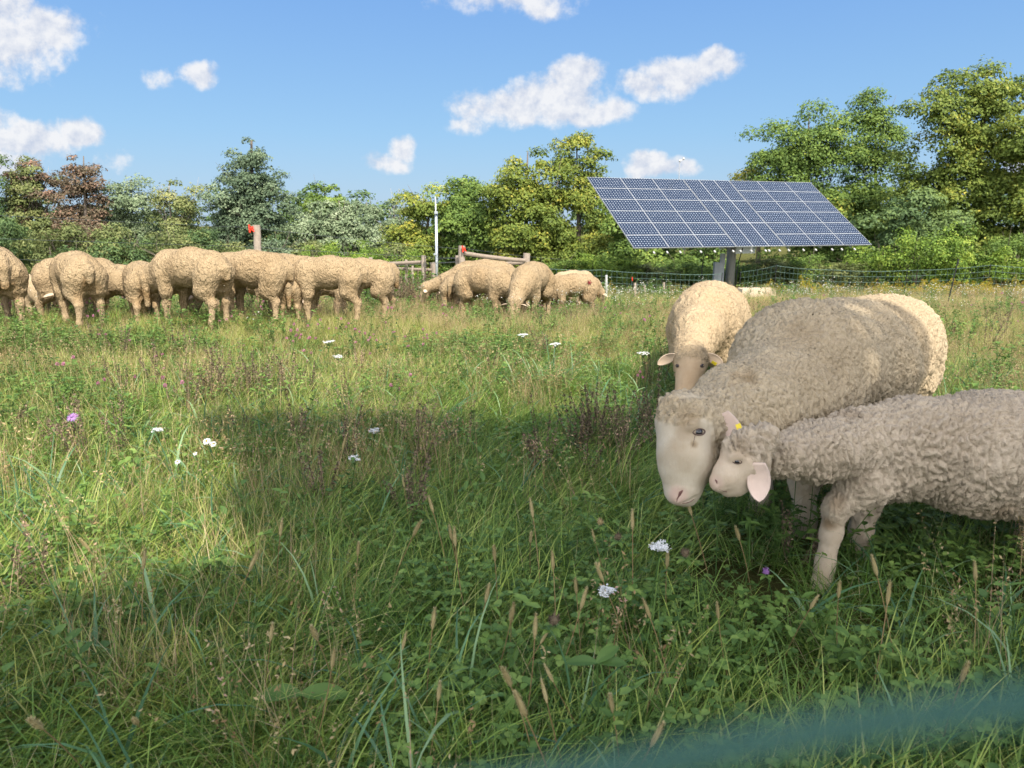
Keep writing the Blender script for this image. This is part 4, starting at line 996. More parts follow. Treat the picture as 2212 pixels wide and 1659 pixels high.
def stake(u0, v0, u1, v1, d, r, mat, label, name='fence_stake', group='stakes in the field', tip=None):
    a = P(u0, v0, d); b = P(u1, v1, d); g = gz(b[0], b[1]); b = a+(b-a)*((a[2]-g+.1)/(a[2]-b[2])) if a[2]-b[2] > 0 else b
    root = empty(name, (b[0], b[1], g), label, 'stake', group); mb = MB(); n = 5; t = np.linspace(0, 1, n)[:, None]
    mb.tube(a+(b-a)*t-root_loc(root), r, 6); mb.build('rod', M[mat], root)
    if tip:
        mb = MB(); mb.tube([a-root_loc(root)+[0, 0, .02], a-root_loc(root)-[0, 0, .08]], r*1.5, 8); mb.build('cap', M[tip], root)
stake(2070, 562, 2050, 645, 12.5, .009, 'black', 'thin leaning black stake in the grass at the right', tip='black')
stake(1310, 594, 1310, 616, 22, .035, 'white', 'short white stake right of the cluster of sheep')
stake(1372, 611, 1372, 636, 20, .035, 'wood', 'short grey stake beside a thin dark rod with red tip')
stake(1366, 600, 1367, 636, 20, .008, 'black', 'thin dark rod with a small red tip', tip='red')
stake(1434, 610, 1434, 632, 22, .035, 'wood', 'short grey stake left of the sunlit sheep')
stake(1393, 616, 1393, 632, 23, .035, 'wood', 'low grey stake in the middle of the three')
p = P(1634, 633, 22); root = empty('feed_trough', (p[0], p[1], gz(p[0], p[1])), 'long pale wooden trough in the grass below the solar panels', 'trough'); L = root_loc(root); R = rotz(.08)
zt = P(1634, 622, 22)[2]-L[2]
mb = MB(); mb.box((0, -.2, zt-.16), (1.0, .03, .32), R); mb.box((0, .2, zt-.165), (1.0, .03, .32), R); mb.build('side_board', M['board'], root)
mb = MB(); mb.box((-.485, 0, zt-.165), (.028, .36, .30), R); mb.box((.485, 0, zt-.165), (.028, .36, .30), R); mb.build('end_board', M['board'], root)
mb = MB(); mb.box((0, 0, zt-.30), (.93, .36, .03), R); mb.build('bottom_board', M['board'], root)
mb = MB(); [mb.box((sx_*.4, 0, (zt-.32)/2-.05), (.05, .3, max(.05, zt-.32)+.1), R) for sx_ in (-1, 1)]; mb.build('leg', M['board'], root)
# ------------------------------------------------------------ grass and herbs
def lib(name):
    c = bpy.data.collections.new(name); return c
def blades(rng, n, L, w, lean, bend, spread, tint, comb=None, K=4, center=(0, 0)):
    az = rng.uniform(0, 2*np.pi, n) if comb is None else rng.normal(comb[0], comb[1], n)
    L_ = rng.uniform(*L, n); w_ = rng.uniform(*w, n); th0 = np.radians(rng.uniform(*lean, n)); bd = np.radians(rng.uniform(*bend, n))
    r = spread*np.sqrt(rng.uniform(0, 1, n)); a = rng.uniform(0, 2*np.pi, n)
    p = np.stack([center[0]+r*np.cos(a), center[1]+r*np.sin(a), np.full(n, -.01)], -1)
    tw = rng.normal(0, .6, n)
    side = np.stack([-np.sin(az+tw), np.cos(az+tw), np.zeros(n)], -1)
    V = np.zeros((n, 2*K+1, 3)); cur = p.copy(); 
    for k in range(K+1):
        t = k/K; ww = (w_*(1-.15*abs(t-.3))*(1-t**2.2))[:, None]*.5
        if k < K: V[:, 2*k] = cur-side*ww; V[:, 2*k+1] = cur+side*ww
        else: V[:, 2*K] = cur
        th = th0+bd*(t+.5/K)**1.3; st = (L_/K)[:, None]
        cur = cur+st*np.stack([np.sin(th)*np.cos(az), np.sin(th)*np.sin(az), np.cos(th)], -1)
    V[:, :, 2] = np.maximum(V[:, :, 2], -.01+rng.uniform(0, .03, n)[:, None])
    o = (np.arange(n)*(2*K+1))[:, None, None]
    q = np.array([[2*k, 2*k+1, 2*k+3, 2*k+2] for k in range(K-1)]); F4 = (o+q[None]).reshape(-1, 4)
    F3 = (o[:, :, 0]+np.array([2*K-2, 2*K-1, 2*K]))
    t = np.repeat(rng.uniform(*tint, n), 2*K+1)
    return V.reshape(-1, 3), F4, F3, t
def ovals(rng, C, N, A, L, W_, tint):
    """pointed oval leaves folded along the rib: centre base C, normal N, axis A"""
    n = len(C); S_ = np.cross(N, A); S_ /= np.linalg.norm(S_, axis=1)[:, None]+1e-9
    L = L[:, None]; W_ = W_[:, None]
    V = np.stack([C, C+A*L*.35+S_*W_*.5+N*W_*.12, C+A*L*.75+S_*W_*.36+N*W_*.1-N*L*.04, C+A*L-N*L*.12, C+A*L*.75-S_*W_*.36+N*W_*.1-N*L*.04, C+A*L*.35-S_*W_*.5+N*W_*.12, C+A*L*.4, ], 1)
    o = (np.arange(n)*7)[:, None]
    F4 = np.concatenate([o+[0, 1, 2, 6], o+[0, 6, 4, 5]]); F3 = np.concatenate([o+[2, 3, 6], o+[6, 3, 4]])
    return V.reshape(-1, 3), F4, F3, np.repeat(tint, 7)
class Multi:
    def __init__(s): s.b = MB()
    def add(s, r): s.b.mixed(r[0], r[2], r[1], r[3]); return s
def clump_obj(coll, parts, mats):
    """one clump mesh with material slots per part list"""
    V = []; f3 = []; f4 = []; m3 = []; m4 = []; T_ = []; n = 0
    for (v, q, t3, tt), mi in parts:
        V.append(v); f4.append(np.asarray(q).reshape(-1, 4)+n); f3.append(np.asarray(t3).reshape(-1, 3)+n); m4 += [mi]*len(f4[-1]); m3 += [mi]*len(f3[-1]); T_.append(tt); n += len(v)
    f4 = np.vstack(f4); f3 = np.vstack(f3)
    me = mesh_np(coll.name, np.vstack(V), [f for f in (f4, f3) if len(f)], True)
    attr(me, 'tint', np.concatenate(T_))
    for m in mats: me.materials.append(m)
    me.polygons.foreach_set('material_index', np.array(m4+m3, np.int32))
    o = bpy.data.objects.new(coll.name, me); coll.objects.link(o); return o
def tubepart(pts_, rad, tint=.5, n=4):
    mb = MB(); mb.tube(pts_, rad, n, cap=False); return (np.vstack(mb.v), np.vstack(mb.f4), np.zeros((0, 3), int), np.full(mb.n, tint))
def ballpart(c, r, tint=.5, n=6):
    mb = MB(); mb.ball(c, r, n); return (np.vstack(mb.v), np.vstack(mb.f4), np.zeros((0, 3), int), np.full(mb.n, tint))
GM = {
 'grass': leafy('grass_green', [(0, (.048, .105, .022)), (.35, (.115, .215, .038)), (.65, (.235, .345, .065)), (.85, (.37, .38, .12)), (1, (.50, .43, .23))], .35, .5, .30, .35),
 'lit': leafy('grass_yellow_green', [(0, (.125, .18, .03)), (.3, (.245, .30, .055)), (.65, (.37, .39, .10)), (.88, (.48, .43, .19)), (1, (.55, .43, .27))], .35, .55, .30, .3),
 'mat': leafy('lying_grass', [(0, (.085, .165, .03)), (.35, (.20, .31, .05)), (.7, (.36, .43, .085)), (1, (.52, .47, .20))], .35, .45, .35, .4),
 'dry': leafy('dry_stalks', [(0, (.16, .10, .045)), (.4, (.34, .25, .12)), (.8, (.46, .37, .20)), (1, (.42, .27, .19))], .2, .8, .25, .15),
 'blue': leafy('grass_blue_green', [(0, (.055, .13, .06)), (.6, (.12, .24, .11)), (1, (.25, .37, .18))], .35, .45, .2, .4),
 'herb': leafy('herb_leaves', [(0, (.055, .115, .03)), (.5, (.13, .22, .045)), (1, (.25, .34, .085))], .3, .55, .25, .3),
 'dark': leafy('seeding_weed', [(0, (.07, .055, .035)), (.5, (.15, .115, .075)), (1, (.28, .21, .14))], .1, .9, .3, .1),
 'fox': leafy('foxtail_seed', [(0, (.32, .25, .11)), (.6, (.52, .43, .22)), (1, (.66, .58, .35))], .4, .8, .3, .1),
 'petal': leafy('white_petals', [(0, (.60, .60, .58)), (1, (.80, .80, .80))], .3, .7, .1, .1),
 'gold': leafy('golden_flowers', [(0, (.30, .22, .02)), (1, (.55, .42, .05))], .3, .7, .2, .1),
 'purple': leafy('purple_petals', [(0, (.30, .10, .30)), (1, (.45, .30, .62))], .3, .7, .1, .1),
 'clover': leafy('clover_petals', [(0, (.38, .12, .20)), (1, (.55, .25, .36))], .3, .7, .1, .1),
}
rg = np.random.default_rng(3)
C_l = lib('lush_tufts'); C_m = lib('matted_tufts'); C_w = lib('wide_tufts'); C_h = lib('herb_tufts'); C_d = lib('dry_tufts'); C_y = lib('lit_tufts'); C_k = lib('dark_weeds'); C_a = lib('asters'); C_g = lib('goldenrods'); C_c = lib('clovers'); C_pk = lib('pink_clovers')
def herb(rng, h, nl, ll, wd, tint=(0, .8)):
    pts_ = np.array([[0, 0, 0], [rng.normal(0, .03), rng.normal(0, .03), h*.5], [rng.normal(0, .06), rng.normal(0, .06), h]])
    t = rng.uniform(.15, 1, nl); az = np.arange(nl)*2.4+rng.uniform(0, 6)
    C = np.array([[np.interp(q, [0, .5, 1], pts_[:, i]) for i in range(3)] for q in t])
    up = rng.uniform(.0, .7, nl); A = np.stack([np.cos(az), np.sin(az), up], -1); A /= np.linalg.norm(A, axis=1)[:, None]
    N = np.stack([-np.cos(az)*up, -np.sin(az)*up, np.ones(nl)], -1)+rng.normal(0, .25, (nl, 3)); N /= np.linalg.norm(N, axis=1)[:, None]
    return [(tubepart(pts_, [.0022, .0018, .001], .3), 1), (ovals(rng, C, N, A, rng.uniform(*ll, nl), rng.uniform(*wd, nl), rng.uniform(*tint, nl)), 0)]
for i in range(5):
    clump_obj(C_l, [(blades(rg, 80, (.10, .27), (.0028, .0052), (5, 55), (30, 115), .10, (0, .62)), 0), (blades(rg, 12, (.08, .26), (.0018, .0032), (20, 85), (0, 50), .10, (.85, 1.0)), 0)], [GM['grass']])
    clump_obj(C_m, [(blades(rg, 75, (.14, .34), (.0026, .0052), (35, 76), (10, 65), .13, (.05, .8), comb=(rg.uniform(-.5, .5), .75)), 0)], [GM['mat']])
    clump_obj(C_w, [(blades(rg, 9, (.16, .36), (.006, .0115), (8, 48), (30, 110), .05, (0, 1), K=6), 0)], [GM['blue']])
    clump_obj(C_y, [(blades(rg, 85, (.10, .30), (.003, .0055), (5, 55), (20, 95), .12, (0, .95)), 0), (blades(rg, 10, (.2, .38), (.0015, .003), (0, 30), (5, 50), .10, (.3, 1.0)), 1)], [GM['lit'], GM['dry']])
for i in range(4):
    parts = []
    for k in range(4):
        hp = herb(rg, rg.uniform(.08, .26), rg.integers(7, 13), (.018, .045), (.010, .022)); off = np.array([rg.normal(0, .05), rg.normal(0, .05), 0])
        parts += [((p[0]+off, p[1], p[2], p[3]), m) for p, m in hp]
    clump_obj(C_h, parts, [GM['herb'], GM['herb']])
    # trefoil leaves low down
    parts = []; n = 16; c = np.stack([rg.normal(0, .07, n), rg.normal(0, .07, n), rg.uniform(.05, .14, n)], -1)
    for k in range(3):
        az = rg.uniform(0, .4, n)+k*2.094; A = np.stack([np.cos(az), np.sin(az), np.full(n, .15)], -1); A /= np.linalg.norm(A, axis=1)[:, None]
        parts.append((ovals(rg, c, np.tile([0, 0, 1.], (n, 1))+rg.normal(0, .12, (n, 3)), A, rg.uniform(.014, .022, n), rg.uniform(.012, .018, n), rg.uniform(.1, .8, n)), 0))
    for q in c: parts.append((tubepart([[q[0]*.7, q[1]*.7, 0], q], .0009, .4, 3), 0))
    clump_obj(C_c, parts, [GM['herb']])
    # dry stalks with loose seed heads
    n = 22; b_ = blades(rg, n, (.28, .5), (.0014, .0024), (0, 22), (3, 26), .11, (0, 1), K=4)
    tips = b_[0].reshape(n, 9, 3)[:, 8]; tp = b_[0].reshape(n, 9, 3)[:, 6]
    m_ = 9; C = (np.repeat(tp, m_, 0)+(np.repeat(tips, m_, 0)-np.repeat(tp, m_, 0))*rg.uniform(0, 1.05, (n*m_, 1))+rg.normal(0, .006, (n*m_, 3)))
    lq = leaf_quads(C, rdir(rg, n*m_), .012, rg, .4, np.clip(np.repeat(rg.uniform(0, 1, n), m_), 0, 1))
    clump_obj(C_d, [(b_, 0), ((lq[0], lq[1], np.zeros((0, 3), int), lq[2]), 0)], [GM['dry']])
    # dark seeding weed: candle-like spikes of small whorls
    parts = []
    for k in range(5):
        h = rg.uniform(.22, .42); a = rg.uniform(0, 6.28); ln = rg.uniform(.02, .14); tip = np.array([math.cos(a)*ln, math.sin(a)*ln, h]); bs = tip*[.1, .1, 0]
        parts.append((tubepart([bs, (bs+tip)/2+rg.normal(0, .01, 3), tip], [.002, .0016, .001], .3), 0))
        nn = 60; t = rg.uniform(.35, 1.0, nn); t = np.round(t*14)/14+rg.normal(0, .008, nn); C = bs+(tip-bs)*t[:, None]+rdir(rg, nn)*.008
        lq = leaf_quads(C, rdir(rg, nn), .013, rg, .7, rg.uniform(0, 1, nn)); parts.append(((lq[0], lq[1], np.zeros((0, 3), int), lq[2]), 0))
    hp = herb(rg, .2, 8, (.02, .04), (.008, .014), (0, .4)); parts += [(p, 1) for p, m in hp]
    clump_obj(C_k, parts, [GM['dark'], GM['herb']])
    # white flowering aster, many small heads
    parts = []; h = rg.uniform(.35, .5); top = np.array([0, 0, h]); heads = []
    parts.append((tubepart([[0, 0, 0], [.01, 0, h*.6], [0, .01, h*.8]], [.002, .0016, .001], .3), 1))
    for k in range(11):
        e = np.array([rg.normal(0, .06), rg.normal(0, .06), h*rg.uniform(.72, 1.0)]); parts.append((tubepart([[.005, 0, h*.55], e*[.5, .5, 1]-[0, 0, .03], e], .0009, .3, 3), 1)); heads.append(e)
    heads = np.array(heads); k_ = 8; az = np.tile(np.arange(k_)*2*np.pi/k_, len(heads)); A = np.stack([np.cos(az), np.sin(az), np.full(len(az), .15)], -1); Nn = np.tile([0, 0, 1.], (len(az), 1))+np.repeat(rg.normal(0, .5, (len(heads), 3)), k_, 0); Nn /= np.linalg.norm(Nn, axis=1)[:, None]
    A = A-Nn*(A*Nn).sum(1)[:, None]
    parts.append((ovals(rg, np.repeat(heads, k_, 0), Nn, A, np.full(len(az), .009), np.full(len(az), .006), rg.uniform(0, 1, len(az))), 0))
    for e in heads: parts.append((ballpart(e, .003, .9, 5), 2))
    hp = herb(rg, h*.7, 12, (.02, .04), (.005, .009), (.2, .8)); parts += [(p, 1) for p, m in hp]
    clump_obj(C_a, parts, [GM['petal'], GM['herb'], GM['gold']])
    # goldenrod plumes
    parts = []
    for k in range(4):
        h = rg.uniform(.5, .8); o_ = np.array([rg.normal(0, .08), rg.normal(0, .08), 0]); parts.append((tubepart([o_, o_+[0, 0, h*.9]], .0025, .3), 1))
        nn = 70; t = rg.uniform(0, 1, nn); rr = .11*(1-t)+.015; a = rg.uniform(0, 6.28, nn); C = o_+np.stack([rr*np.cos(a), rr*np.sin(a), h*(.75+.27*t)], -1)
        lq = leaf_quads(C, rdir(rg, nn), .02, rg, .8, rg.uniform(0, 1, nn)); parts.append(((lq[0], lq[1], np.zeros((0, 3), int), lq[2]), 0))
        hp = herb(rg, h*.75, 14, (.03, .06), (.006, .012), (.2, .8)); parts += [((p[0]+o_, p[1], p[2], p[3]), 1) for p, m in hp]
    clump_obj(C_g, parts, [GM['gold'], GM['herb']])
    parts = []
    for k in range(3):
        e = np.array([rg.normal(0, .06), rg.normal(0, .06), rg.uniform(.2, .34)]); parts.append((tubepart([e*[.3, .3, 0], e], .0013, .3, 4), 1)); nn = 40
        lq = leaf_quads(e+rdir(rg, nn)*.009, rdir(rg, nn), .010, rg, .5, rg.uniform(0, 1, nn)); parts.append(((lq[0], lq[1], np.zeros((0, 3), int), lq[2]), 0))
    clump_obj(C_pk, parts, [GM['clover'], GM['herb']])

def scatter(name, coll, pos, scale, label, cat, tilt=.12, rot=None, zoff=0., seed=0):
    rng = np.random.default_rng(seed+900); n = len(pos)
    z = G(pos[:, 0], pos[:, 1])+zoff
    me = bpy.data.meshes.new(name); me.vertices.add(n); me.vertices.foreach_set('co', np.stack([pos[:, 0], pos[:, 1], z], -1).astype(np.float32).ravel())
    r = np.stack([rng.normal(0, tilt, n), rng.normal(0, tilt, n), rng.uniform(0, 6.283, n) if rot is None else rot], -1)
    a = me.attributes.new('rot', 'FLOAT_VECTOR', 'POINT'); a.data.foreach_set('vector', r.astype(np.float32).ravel())
    s3 = np.stack([scale*rng.uniform(.85, 1.15, n), scale*rng.uniform(.85, 1.15, n), scale*rng.uniform(.75, 1.25, n)], -1)
    a = me.attributes.new('scl', 'FLOAT_VECTOR', 'POINT'); a.data.foreach_set('vector', s3.astype(np.float32).ravel())
    a = me.attributes.new('pick', 'INT', 'POINT'); a.data.foreach_set('value', rng.integers(0, len(coll.objects), n).astype(np.int32))
    o = bpy.data.objects.new(name, me); COL.objects.link(o)
    ng = bpy.data.node_groups.new(name, 'GeometryNodeTree'); ng.interface.new_socket('Geometry', in_out='INPUT', socket_type='NodeSocketGeometry'); ng.interface.new_socket('Geometry', in_out='OUTPUT', socket_type='NodeSocketGeometry')
    T = NT(ng); gi = T.node('NodeGroupInput'); go = T.node('NodeGroupOutput'); ci = T.node('GeometryNodeCollectionInfo')
    ci.inputs['Collection'].default_value = coll; ci.inputs['Separate Children'].default_value = True; ci.inputs['Reset Children'].default_value = True
    def na(nm, dt):
        q = T.node('GeometryNodeInputNamedAttribute', data_type=dt); q.inputs['Name'].default_value = nm; return q.outputs['Attribute']
    ip = T.node('GeometryNodeInstanceOnPoints'); T.l.new(gi.outputs[0], ip.inputs['Points']); T.l.new(ci.outputs[0], ip.inputs['Instance']); ip.inputs['Pick Instance'].default_value = True
    T.l.new(na('pick', 'INT'), ip.inputs['Instance Index']); er = T.node('FunctionNodeEulerToRotation'); T.l.new(na('rot', 'FLOAT_VECTOR'), er.inputs[0]); T.l.new(er.outputs[0], ip.inputs['Rotation']); T.l.new(na('scl', 'FLOAT_VECTOR'), ip.inputs['Scale'])
    T.l.new(ip.outputs[0], go.inputs[0])
    md = o.modifiers.new('scatter', 'NODES'); md.node_group = ng
    tag(o, label, cat, kind='stuff'); return o
def field(n, y0, y1, dens=None, seed=0, power=0., wid=(.76, .9)):
    rng = np.random.default_rng(seed+40)
    y = y0*(y1/y0)**rng.uniform(0, 1, n*2) if power else np.sqrt(rng.uniform(y0**2, y1**2, n*2))
    x = rng.uniform(-1, 1, n*2)*(wid[0]*y+wid[1])
    if dens is not None:
        k = rng.uniform(0, 1, n*2) < dens(x, y); x, y = x[k], y[k]
    return np.stack([x[:n], y[:n]], -1)
nz = lambda s_, o_: (lambda x, y: np.clip(.5+n2d(x, y, s_, o_)*1.1, 0, 1))
lushness = nz(.55, 2.); pinkish = nz(.4, 31.)
calm = lambda x, y: ~((x > .45) & (x < 1.95) & (y > 1.6) & (y < 2.6))
near = lambda x, y: np.clip((4.95-y+.9*n2d(x, y, .8, 4.))/1.6, 0, 1)
# band of lush green tufts round (−2.2, 6.5) as in the photo, drier towards the middle and right
dryf = lambda x, y: np.clip(.25+.75*pinkish(x, y)+np.where((x > -1.5), .15, -.25)-.5*near(x, y), 0, 1)
scatter('grass', C_l, field(2900, .55, 5.2, lambda x, y: (.25+.75*near(x, y))*np.where(calm(x, y), 1, .38), 1), .85, 'dense green grass of the near meadow', 'grass', seed=1)
r_ = np.random.default_rng(8)
pm = field(2300, .7, 5.4, lambda x, y: calm(x, y)*near(x, y)*(.35+.65*lushness(x, y)), 2)
scatter('matted_grass', C_m, pm, 1.0, 'long bent grass lying in swathes in the near meadow', 'grass', seed=2, rot=(n2d(pm[:, 0], pm[:, 1], .7, 60.)*2.4))
pl_ = field(900, 1.2, 5.0, lambda x, y: (x < -.45-.0*y) & (x > -3.6), 61)
scatter('sun_tinted_tufts', C_y, pl_, .8, 'tufts tinted yellower to boost the sunlit strip at the left', 'grass', seed=61)  # sunlit look of the strip put into the grass colour by yellower tufts
scatter('broad_grass', C_w, field(520, .6, 5, lambda x, y: near(x, y)*lushness(x, y), 3), 1.0, 'broad bluish grass blades standing among the near grass', 'grass', seed=3)
scatter('broadleaf_herbs', C_h, field(1700, .6, 11, lambda x, y: (.25+.75*nz(.7, 12.)(x, y)**2)*np.where(calm(x, y), 1, .35), 4), 1.0, 'leafy green herbs between the grasses', 'herbs', seed=4)
scatter('clover_leaves', C_c, field(2200, .55, 6, lambda x, y: nz(1.0, 15.)(x, y)**1.5, 5), 1.0, 'low trefoil leaves between the grasses', 'clover', seed=5)
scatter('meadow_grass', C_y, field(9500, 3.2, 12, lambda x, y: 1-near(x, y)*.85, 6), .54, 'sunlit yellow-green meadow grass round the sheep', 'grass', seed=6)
scatter('far_meadow_grass', C_y, field(9000, 11.5, 46, None, 7, power=1), 1.0, 'yellow-green grass of the far field', 'grass', seed=7)
scatter('dry_stalks', C_d, field(4000, 3.6, 12, lambda x, y: dryf(x, y)**1.5*(1-near(x, y))*np.where((y > 5.8) & (y < 9.8), .55, 1.), 8), .47, 'tan seeding stalks standing in the meadow', 'dry grass', seed=8)
scatter('near_dry_stalks', C_d, field(110, .9, 4.5, None, 18), .85, 'scattered dry stalks in the near grass', 'dry grass', seed=18)
scatter('far_dry_stalks', C_d, field(1500, 11.5, 42, lambda x, y: nz(.2, 81.)(x, y)**2, 9, power=1), .95, 'tan seeding stalks of the far field', 'dry grass', seed=9)
scatter('lush_patches', C_l, field(350, 5, 11, lambda x, y: np.clip((nz(.8, 5.)(x, y)-.55)*4, 0, 1), 10), 1.15, 'greener tufts among the yellow-green meadow', 'grass', seed=10)
def blob(c, sxy, n, seed):
    rng = np.random.default_rng(seed); return np.stack([rng.normal(c[0], sxy[0], n), rng.normal(c[1], sxy[1], n)], -1)
def gpt(u, v, z=.12):
    r = ray(u, v); t = 3.
    for _ in range(30): p = np.array([0, 0, CAMH])+r*t; t += (p[2]-gz(p[0], p[1])-z)/(-r[2]+1e-6)*.8
    return np.array([0, 0, CAMH])+r*t
wd = np.vstack([blob(gpt(u, v)[:2], (.16, .14), n, i) for i, (u, v, n) in enumerate([(430, 850, 6), (520, 835, 7), (640, 850, 5), (850, 930, 3), (1300, 960, 10), (1350, 935, 5), (60, 1000, 4), (880, 1060, 2)])]+[field(60, 1.2, 8, None, 33)])
scatter('seeding_weeds', C_k, wd, .8, 'dark brown seeding weeds with candle-like spikes', 'weeds', seed=11)
asf = lambda x, y: np.clip((nz(.5, 21.)(x, y)-.42)*3, 0, 1)*np.where(x > 0, 1., .35)
scatter('white_asters', C_a, np.vstack([field(260, 6.5, 13, asf, 12), blob(P(1270, 640, 9)[:2], (1.0, .5), 26, 3), blob(P(1330, 640, 9.5)[:2], (.7, .8), 26, 4)]), .78, 'small white asters flowering in the meadow', 'flowers', seed=12)
scatter('far_white_asters', C_a, np.vstack([field(500, 13, 34, lambda x, y: np.where(x > -2, 1., .3), 13, power=1), blob(P(1500, 610, 26)[:2], (5, 3), 120, 5), blob(P(2050, 605, 26)[:2], (4, 3), 120, 6)]), 1.15, 'white asters flowering in the far field', 'flowers', seed=13)
scatter('goldenrod', C_g, np.vstack([blob(P(2120, 600, 24)[:2], (3.2, 3.0), 130, 7), blob(P(1830, 605, 26)[:2], (3.5, 3), 16, 8), blob(P(1500, 605, 28)[:2], (4, 2), 5, 9), blob(P(60, 560, 22)[:2], (4, 2), 18, 19)]), .9, 'yellow goldenrod at the far edge of the field', 'flowers', seed=14)
scatter('pink_clovers', C_pk, np.vstack([blob(gpt(810, 735)[:2], (.5, .35), 14, 10), field(60, 3, 11, None, 15)]), .8, 'pink clover heads in the meadow', 'flowers', seed=15)
wl = np.vstack([blob(P(900, 600, 15)[:2], (1.3, 1.6), 150, 11), blob(P(1420, 600, 27)[:2], (6, 3), 160, 12), blob(P(1850, 600, 27)[:2], (6, 3), 200, 13), blob(P(250, 600, 12.5)[:2], (3.5, 1.2), 110, 14)])
scatter('tall_weeds', C_h, wl, 2.6, 'tall leafy weeds by the fence lines', 'weeds', seed=16)
scatter('tall_dry_weeds', C_k, np.vstack([blob(P(895, 600, 14)[:2], (1.1, 1.4), 80, 21), blob(P(300, 600, 12.5)[:2], (3, 1), 60, 22)]), 1.6, 'tall brown weeds by the rail fence', 'weeds', seed=17)

# ------------------------------------------------------------ single plants one can point at
FOX = []
def foxtail(seed):
    rng = np.random.default_rng(seed); root = empty('foxtail_grass', (0, 0, 0)); h = rng.uniform(.26, .34); a = rng.uniform(-.10, .10)
    t = np.linspace(0, 1, 8)[:, None]; S_ = np.array([a*h, .02, 0])*t**2+np.array([0, 0, h])*t
    mb = MB(); mb.tube(S_, .0013, 5, a=.2); mb.build('stem', GM['dry'], root, at='tint')
    d = S_[-1]-S_[-2]; d /= np.linalg.norm(d); L = .055; n = 330
    tt = rng.uniform(0, 1, n); bend = np.array([a, .3*a, -.1])*.25
    C = S_[-1]+d*L*tt[:, None]+bend*(tt[:, None]**2)*L
    rr = .0052*np.sin(np.clip(tt*.9+.1, 0, 1)*np.pi)**.5; dd = rdir(rng, n); dd -= d*(dd@d)[:, None]*.4
    N = rdir(rng, n); e = C+dd*(rr*1.0)[:, None]; tip = e+(dd*.6+d*.8)*.0075
    s_ = np.cross(dd, d)*.0006; V = np.stack([C-s_*2, C+s_*2, tip], 1).reshape(-1, 3)
    mb = MB(); mb.add(V, np.arange(3*n).reshape(n, 3), np.repeat(rng.uniform(0, 1, n), 3)); q = np.linspace(0, 1, 6)[:, None]
    mb.tube(S_[-1]+d*L*q+bend*q*q*L, [.002, .0048, .0052, .0048, .0036, .001], 6, a=.5); mb.build('seed_head', GM['fox'], root, at='tint')
    r = blades(rng, 2, (.10, .2), (.003, .005), (20, 40), (30, 80), .005, (.2, .7)); mb = MB(); mb.mixed(r[0], r[2], r[1], r[3]); mb.build('leaf', GM['grass'], root, at='tint')
    return root
foxp = [foxtail(s) for s in (1, 2, 3)]; used = set()
FX = [(1350,1130),(975,1100),(1012,1115),(1155,1100),(1170,1120),(1075,1165),(1265,1250),(1375,1160),(1640,1110),(1040,1290),(1075,1320),(1180,1290),(1200,1230),(890,1010),(700,950),(585,1150),(745,1145),(820,1120),(290,1240),(255,1110),(300,1370),(185,1440),(1000,1250),(900,1440),(1165,1430),(915,1330),(1350,1440),(1230,1510),(1300,1570),(1255,1480),(1310,1390),(1390,1230),(1455,1160),(1700,1230),(1965,1240),(2060,1410),(1840,1250),(1560,1120),(720,1290),(640,1420),(820,1360),(1120,1380),(1480,1330),(1600,1270),(1900,1300),(2130,1250),(540,1330),(440,1220),(1020,1180),(1090,1240)]
for i, (u, v) in enumerate(FX):
    k = i % 3; r = foxp[k] if k not in used else copy_thing(foxp[k]); used.add(k)
    hz = .27; p = gpt(u, v+6, hz); sc_ = .7+.3*((i*37) % 10)/10; r.location = (p[0], p[1], gz(p[0], p[1])); r.rotation_euler = (((i*53) % 10-5)*.06, ((i*29) % 10-5)*.09, i*1.7); r.scale = (sc_,)*3
    tag(r, 'bristly tan foxtail seed head on a thin stalk in the near grass', 'foxtail', 'foxtail seed heads in the near grass')

def umbel(u, v, R, label, dens=1., z=.27, group=None):
    p = gpt(u, v, z); g = gz(p[0], p[1]); root = empty('wild_carrot', (p[0], p[1], g), label, 'flower', group); rng = np.random.default_rng(int(u)); n = int(26*dens)
    top = np.array([0, 0, z-.03]); mb = MB(); mb.tube([[-.04, .01, -.01], [-.015, 0, z*.5], top], .0018, 5)
    V = []
    pet = MB(); R = R*.66
    for k in range(n):
        a = k*2.4; r = R*math.sqrt((k+.5)/n); e = np.array([r*math.cos(a), r*math.sin(a), z+.004*rng.normal()-r*r*2]); mb.tube([top, e], .0006, 3)
        m = 16; C = e+rng.normal(0, .0042, (m, 3))*[1, 1, .35]; N = np.tile([0, -.3, 1.], (m, 1))+rng.normal(0, .3, (m, 3)); N /= np.linalg.norm(N, axis=1)[:, None]
        q = leaf_quads(C, N, .0048, rng, .9, rng.uniform(0, 1, m)); pet.add(q[0], q[1], q[2])
    mb.build('stem', GM['herb'], root); pet.build('flower_head', GM['petal'], root, at='tint')
umbel(1425, 1180, .030, 'white flat wild carrot flower in the near grass below the two nuzzling heads', z=.30)
umbel(1310, 1275, .020, 'small ragged white flower left of the flat carrot flower', .6, .27)
umbel(808, 930, .026, 'white umbel at the top of the shaded grass, left of centre', .7, .25)
umbel(765, 990, .024, 'white umbel a little below another in the shaded grass', .6, .22)
umbel(710, 738, .05, 'white umbel in the sunlit meadow below the rightmost left-row sheep', .7, .3)
umbel(730, 770, .04, 'smaller white umbel just above the shadow edge', .6, .25)
umbel(1130, 722, .05, 'white umbel in the meadow in front of the cluster of sheep', .7, .3)
umbel(1390, 762, .05, 'white umbel beside the ear of the sunlit sheep', .7, .3)
umbel(1200, 742, .05, 'white umbel in the dry meadow right of centre', .7, .3)
umbel(340, 928, .03, 'white umbel in the bright grass right of the purple aster', .6, .25)
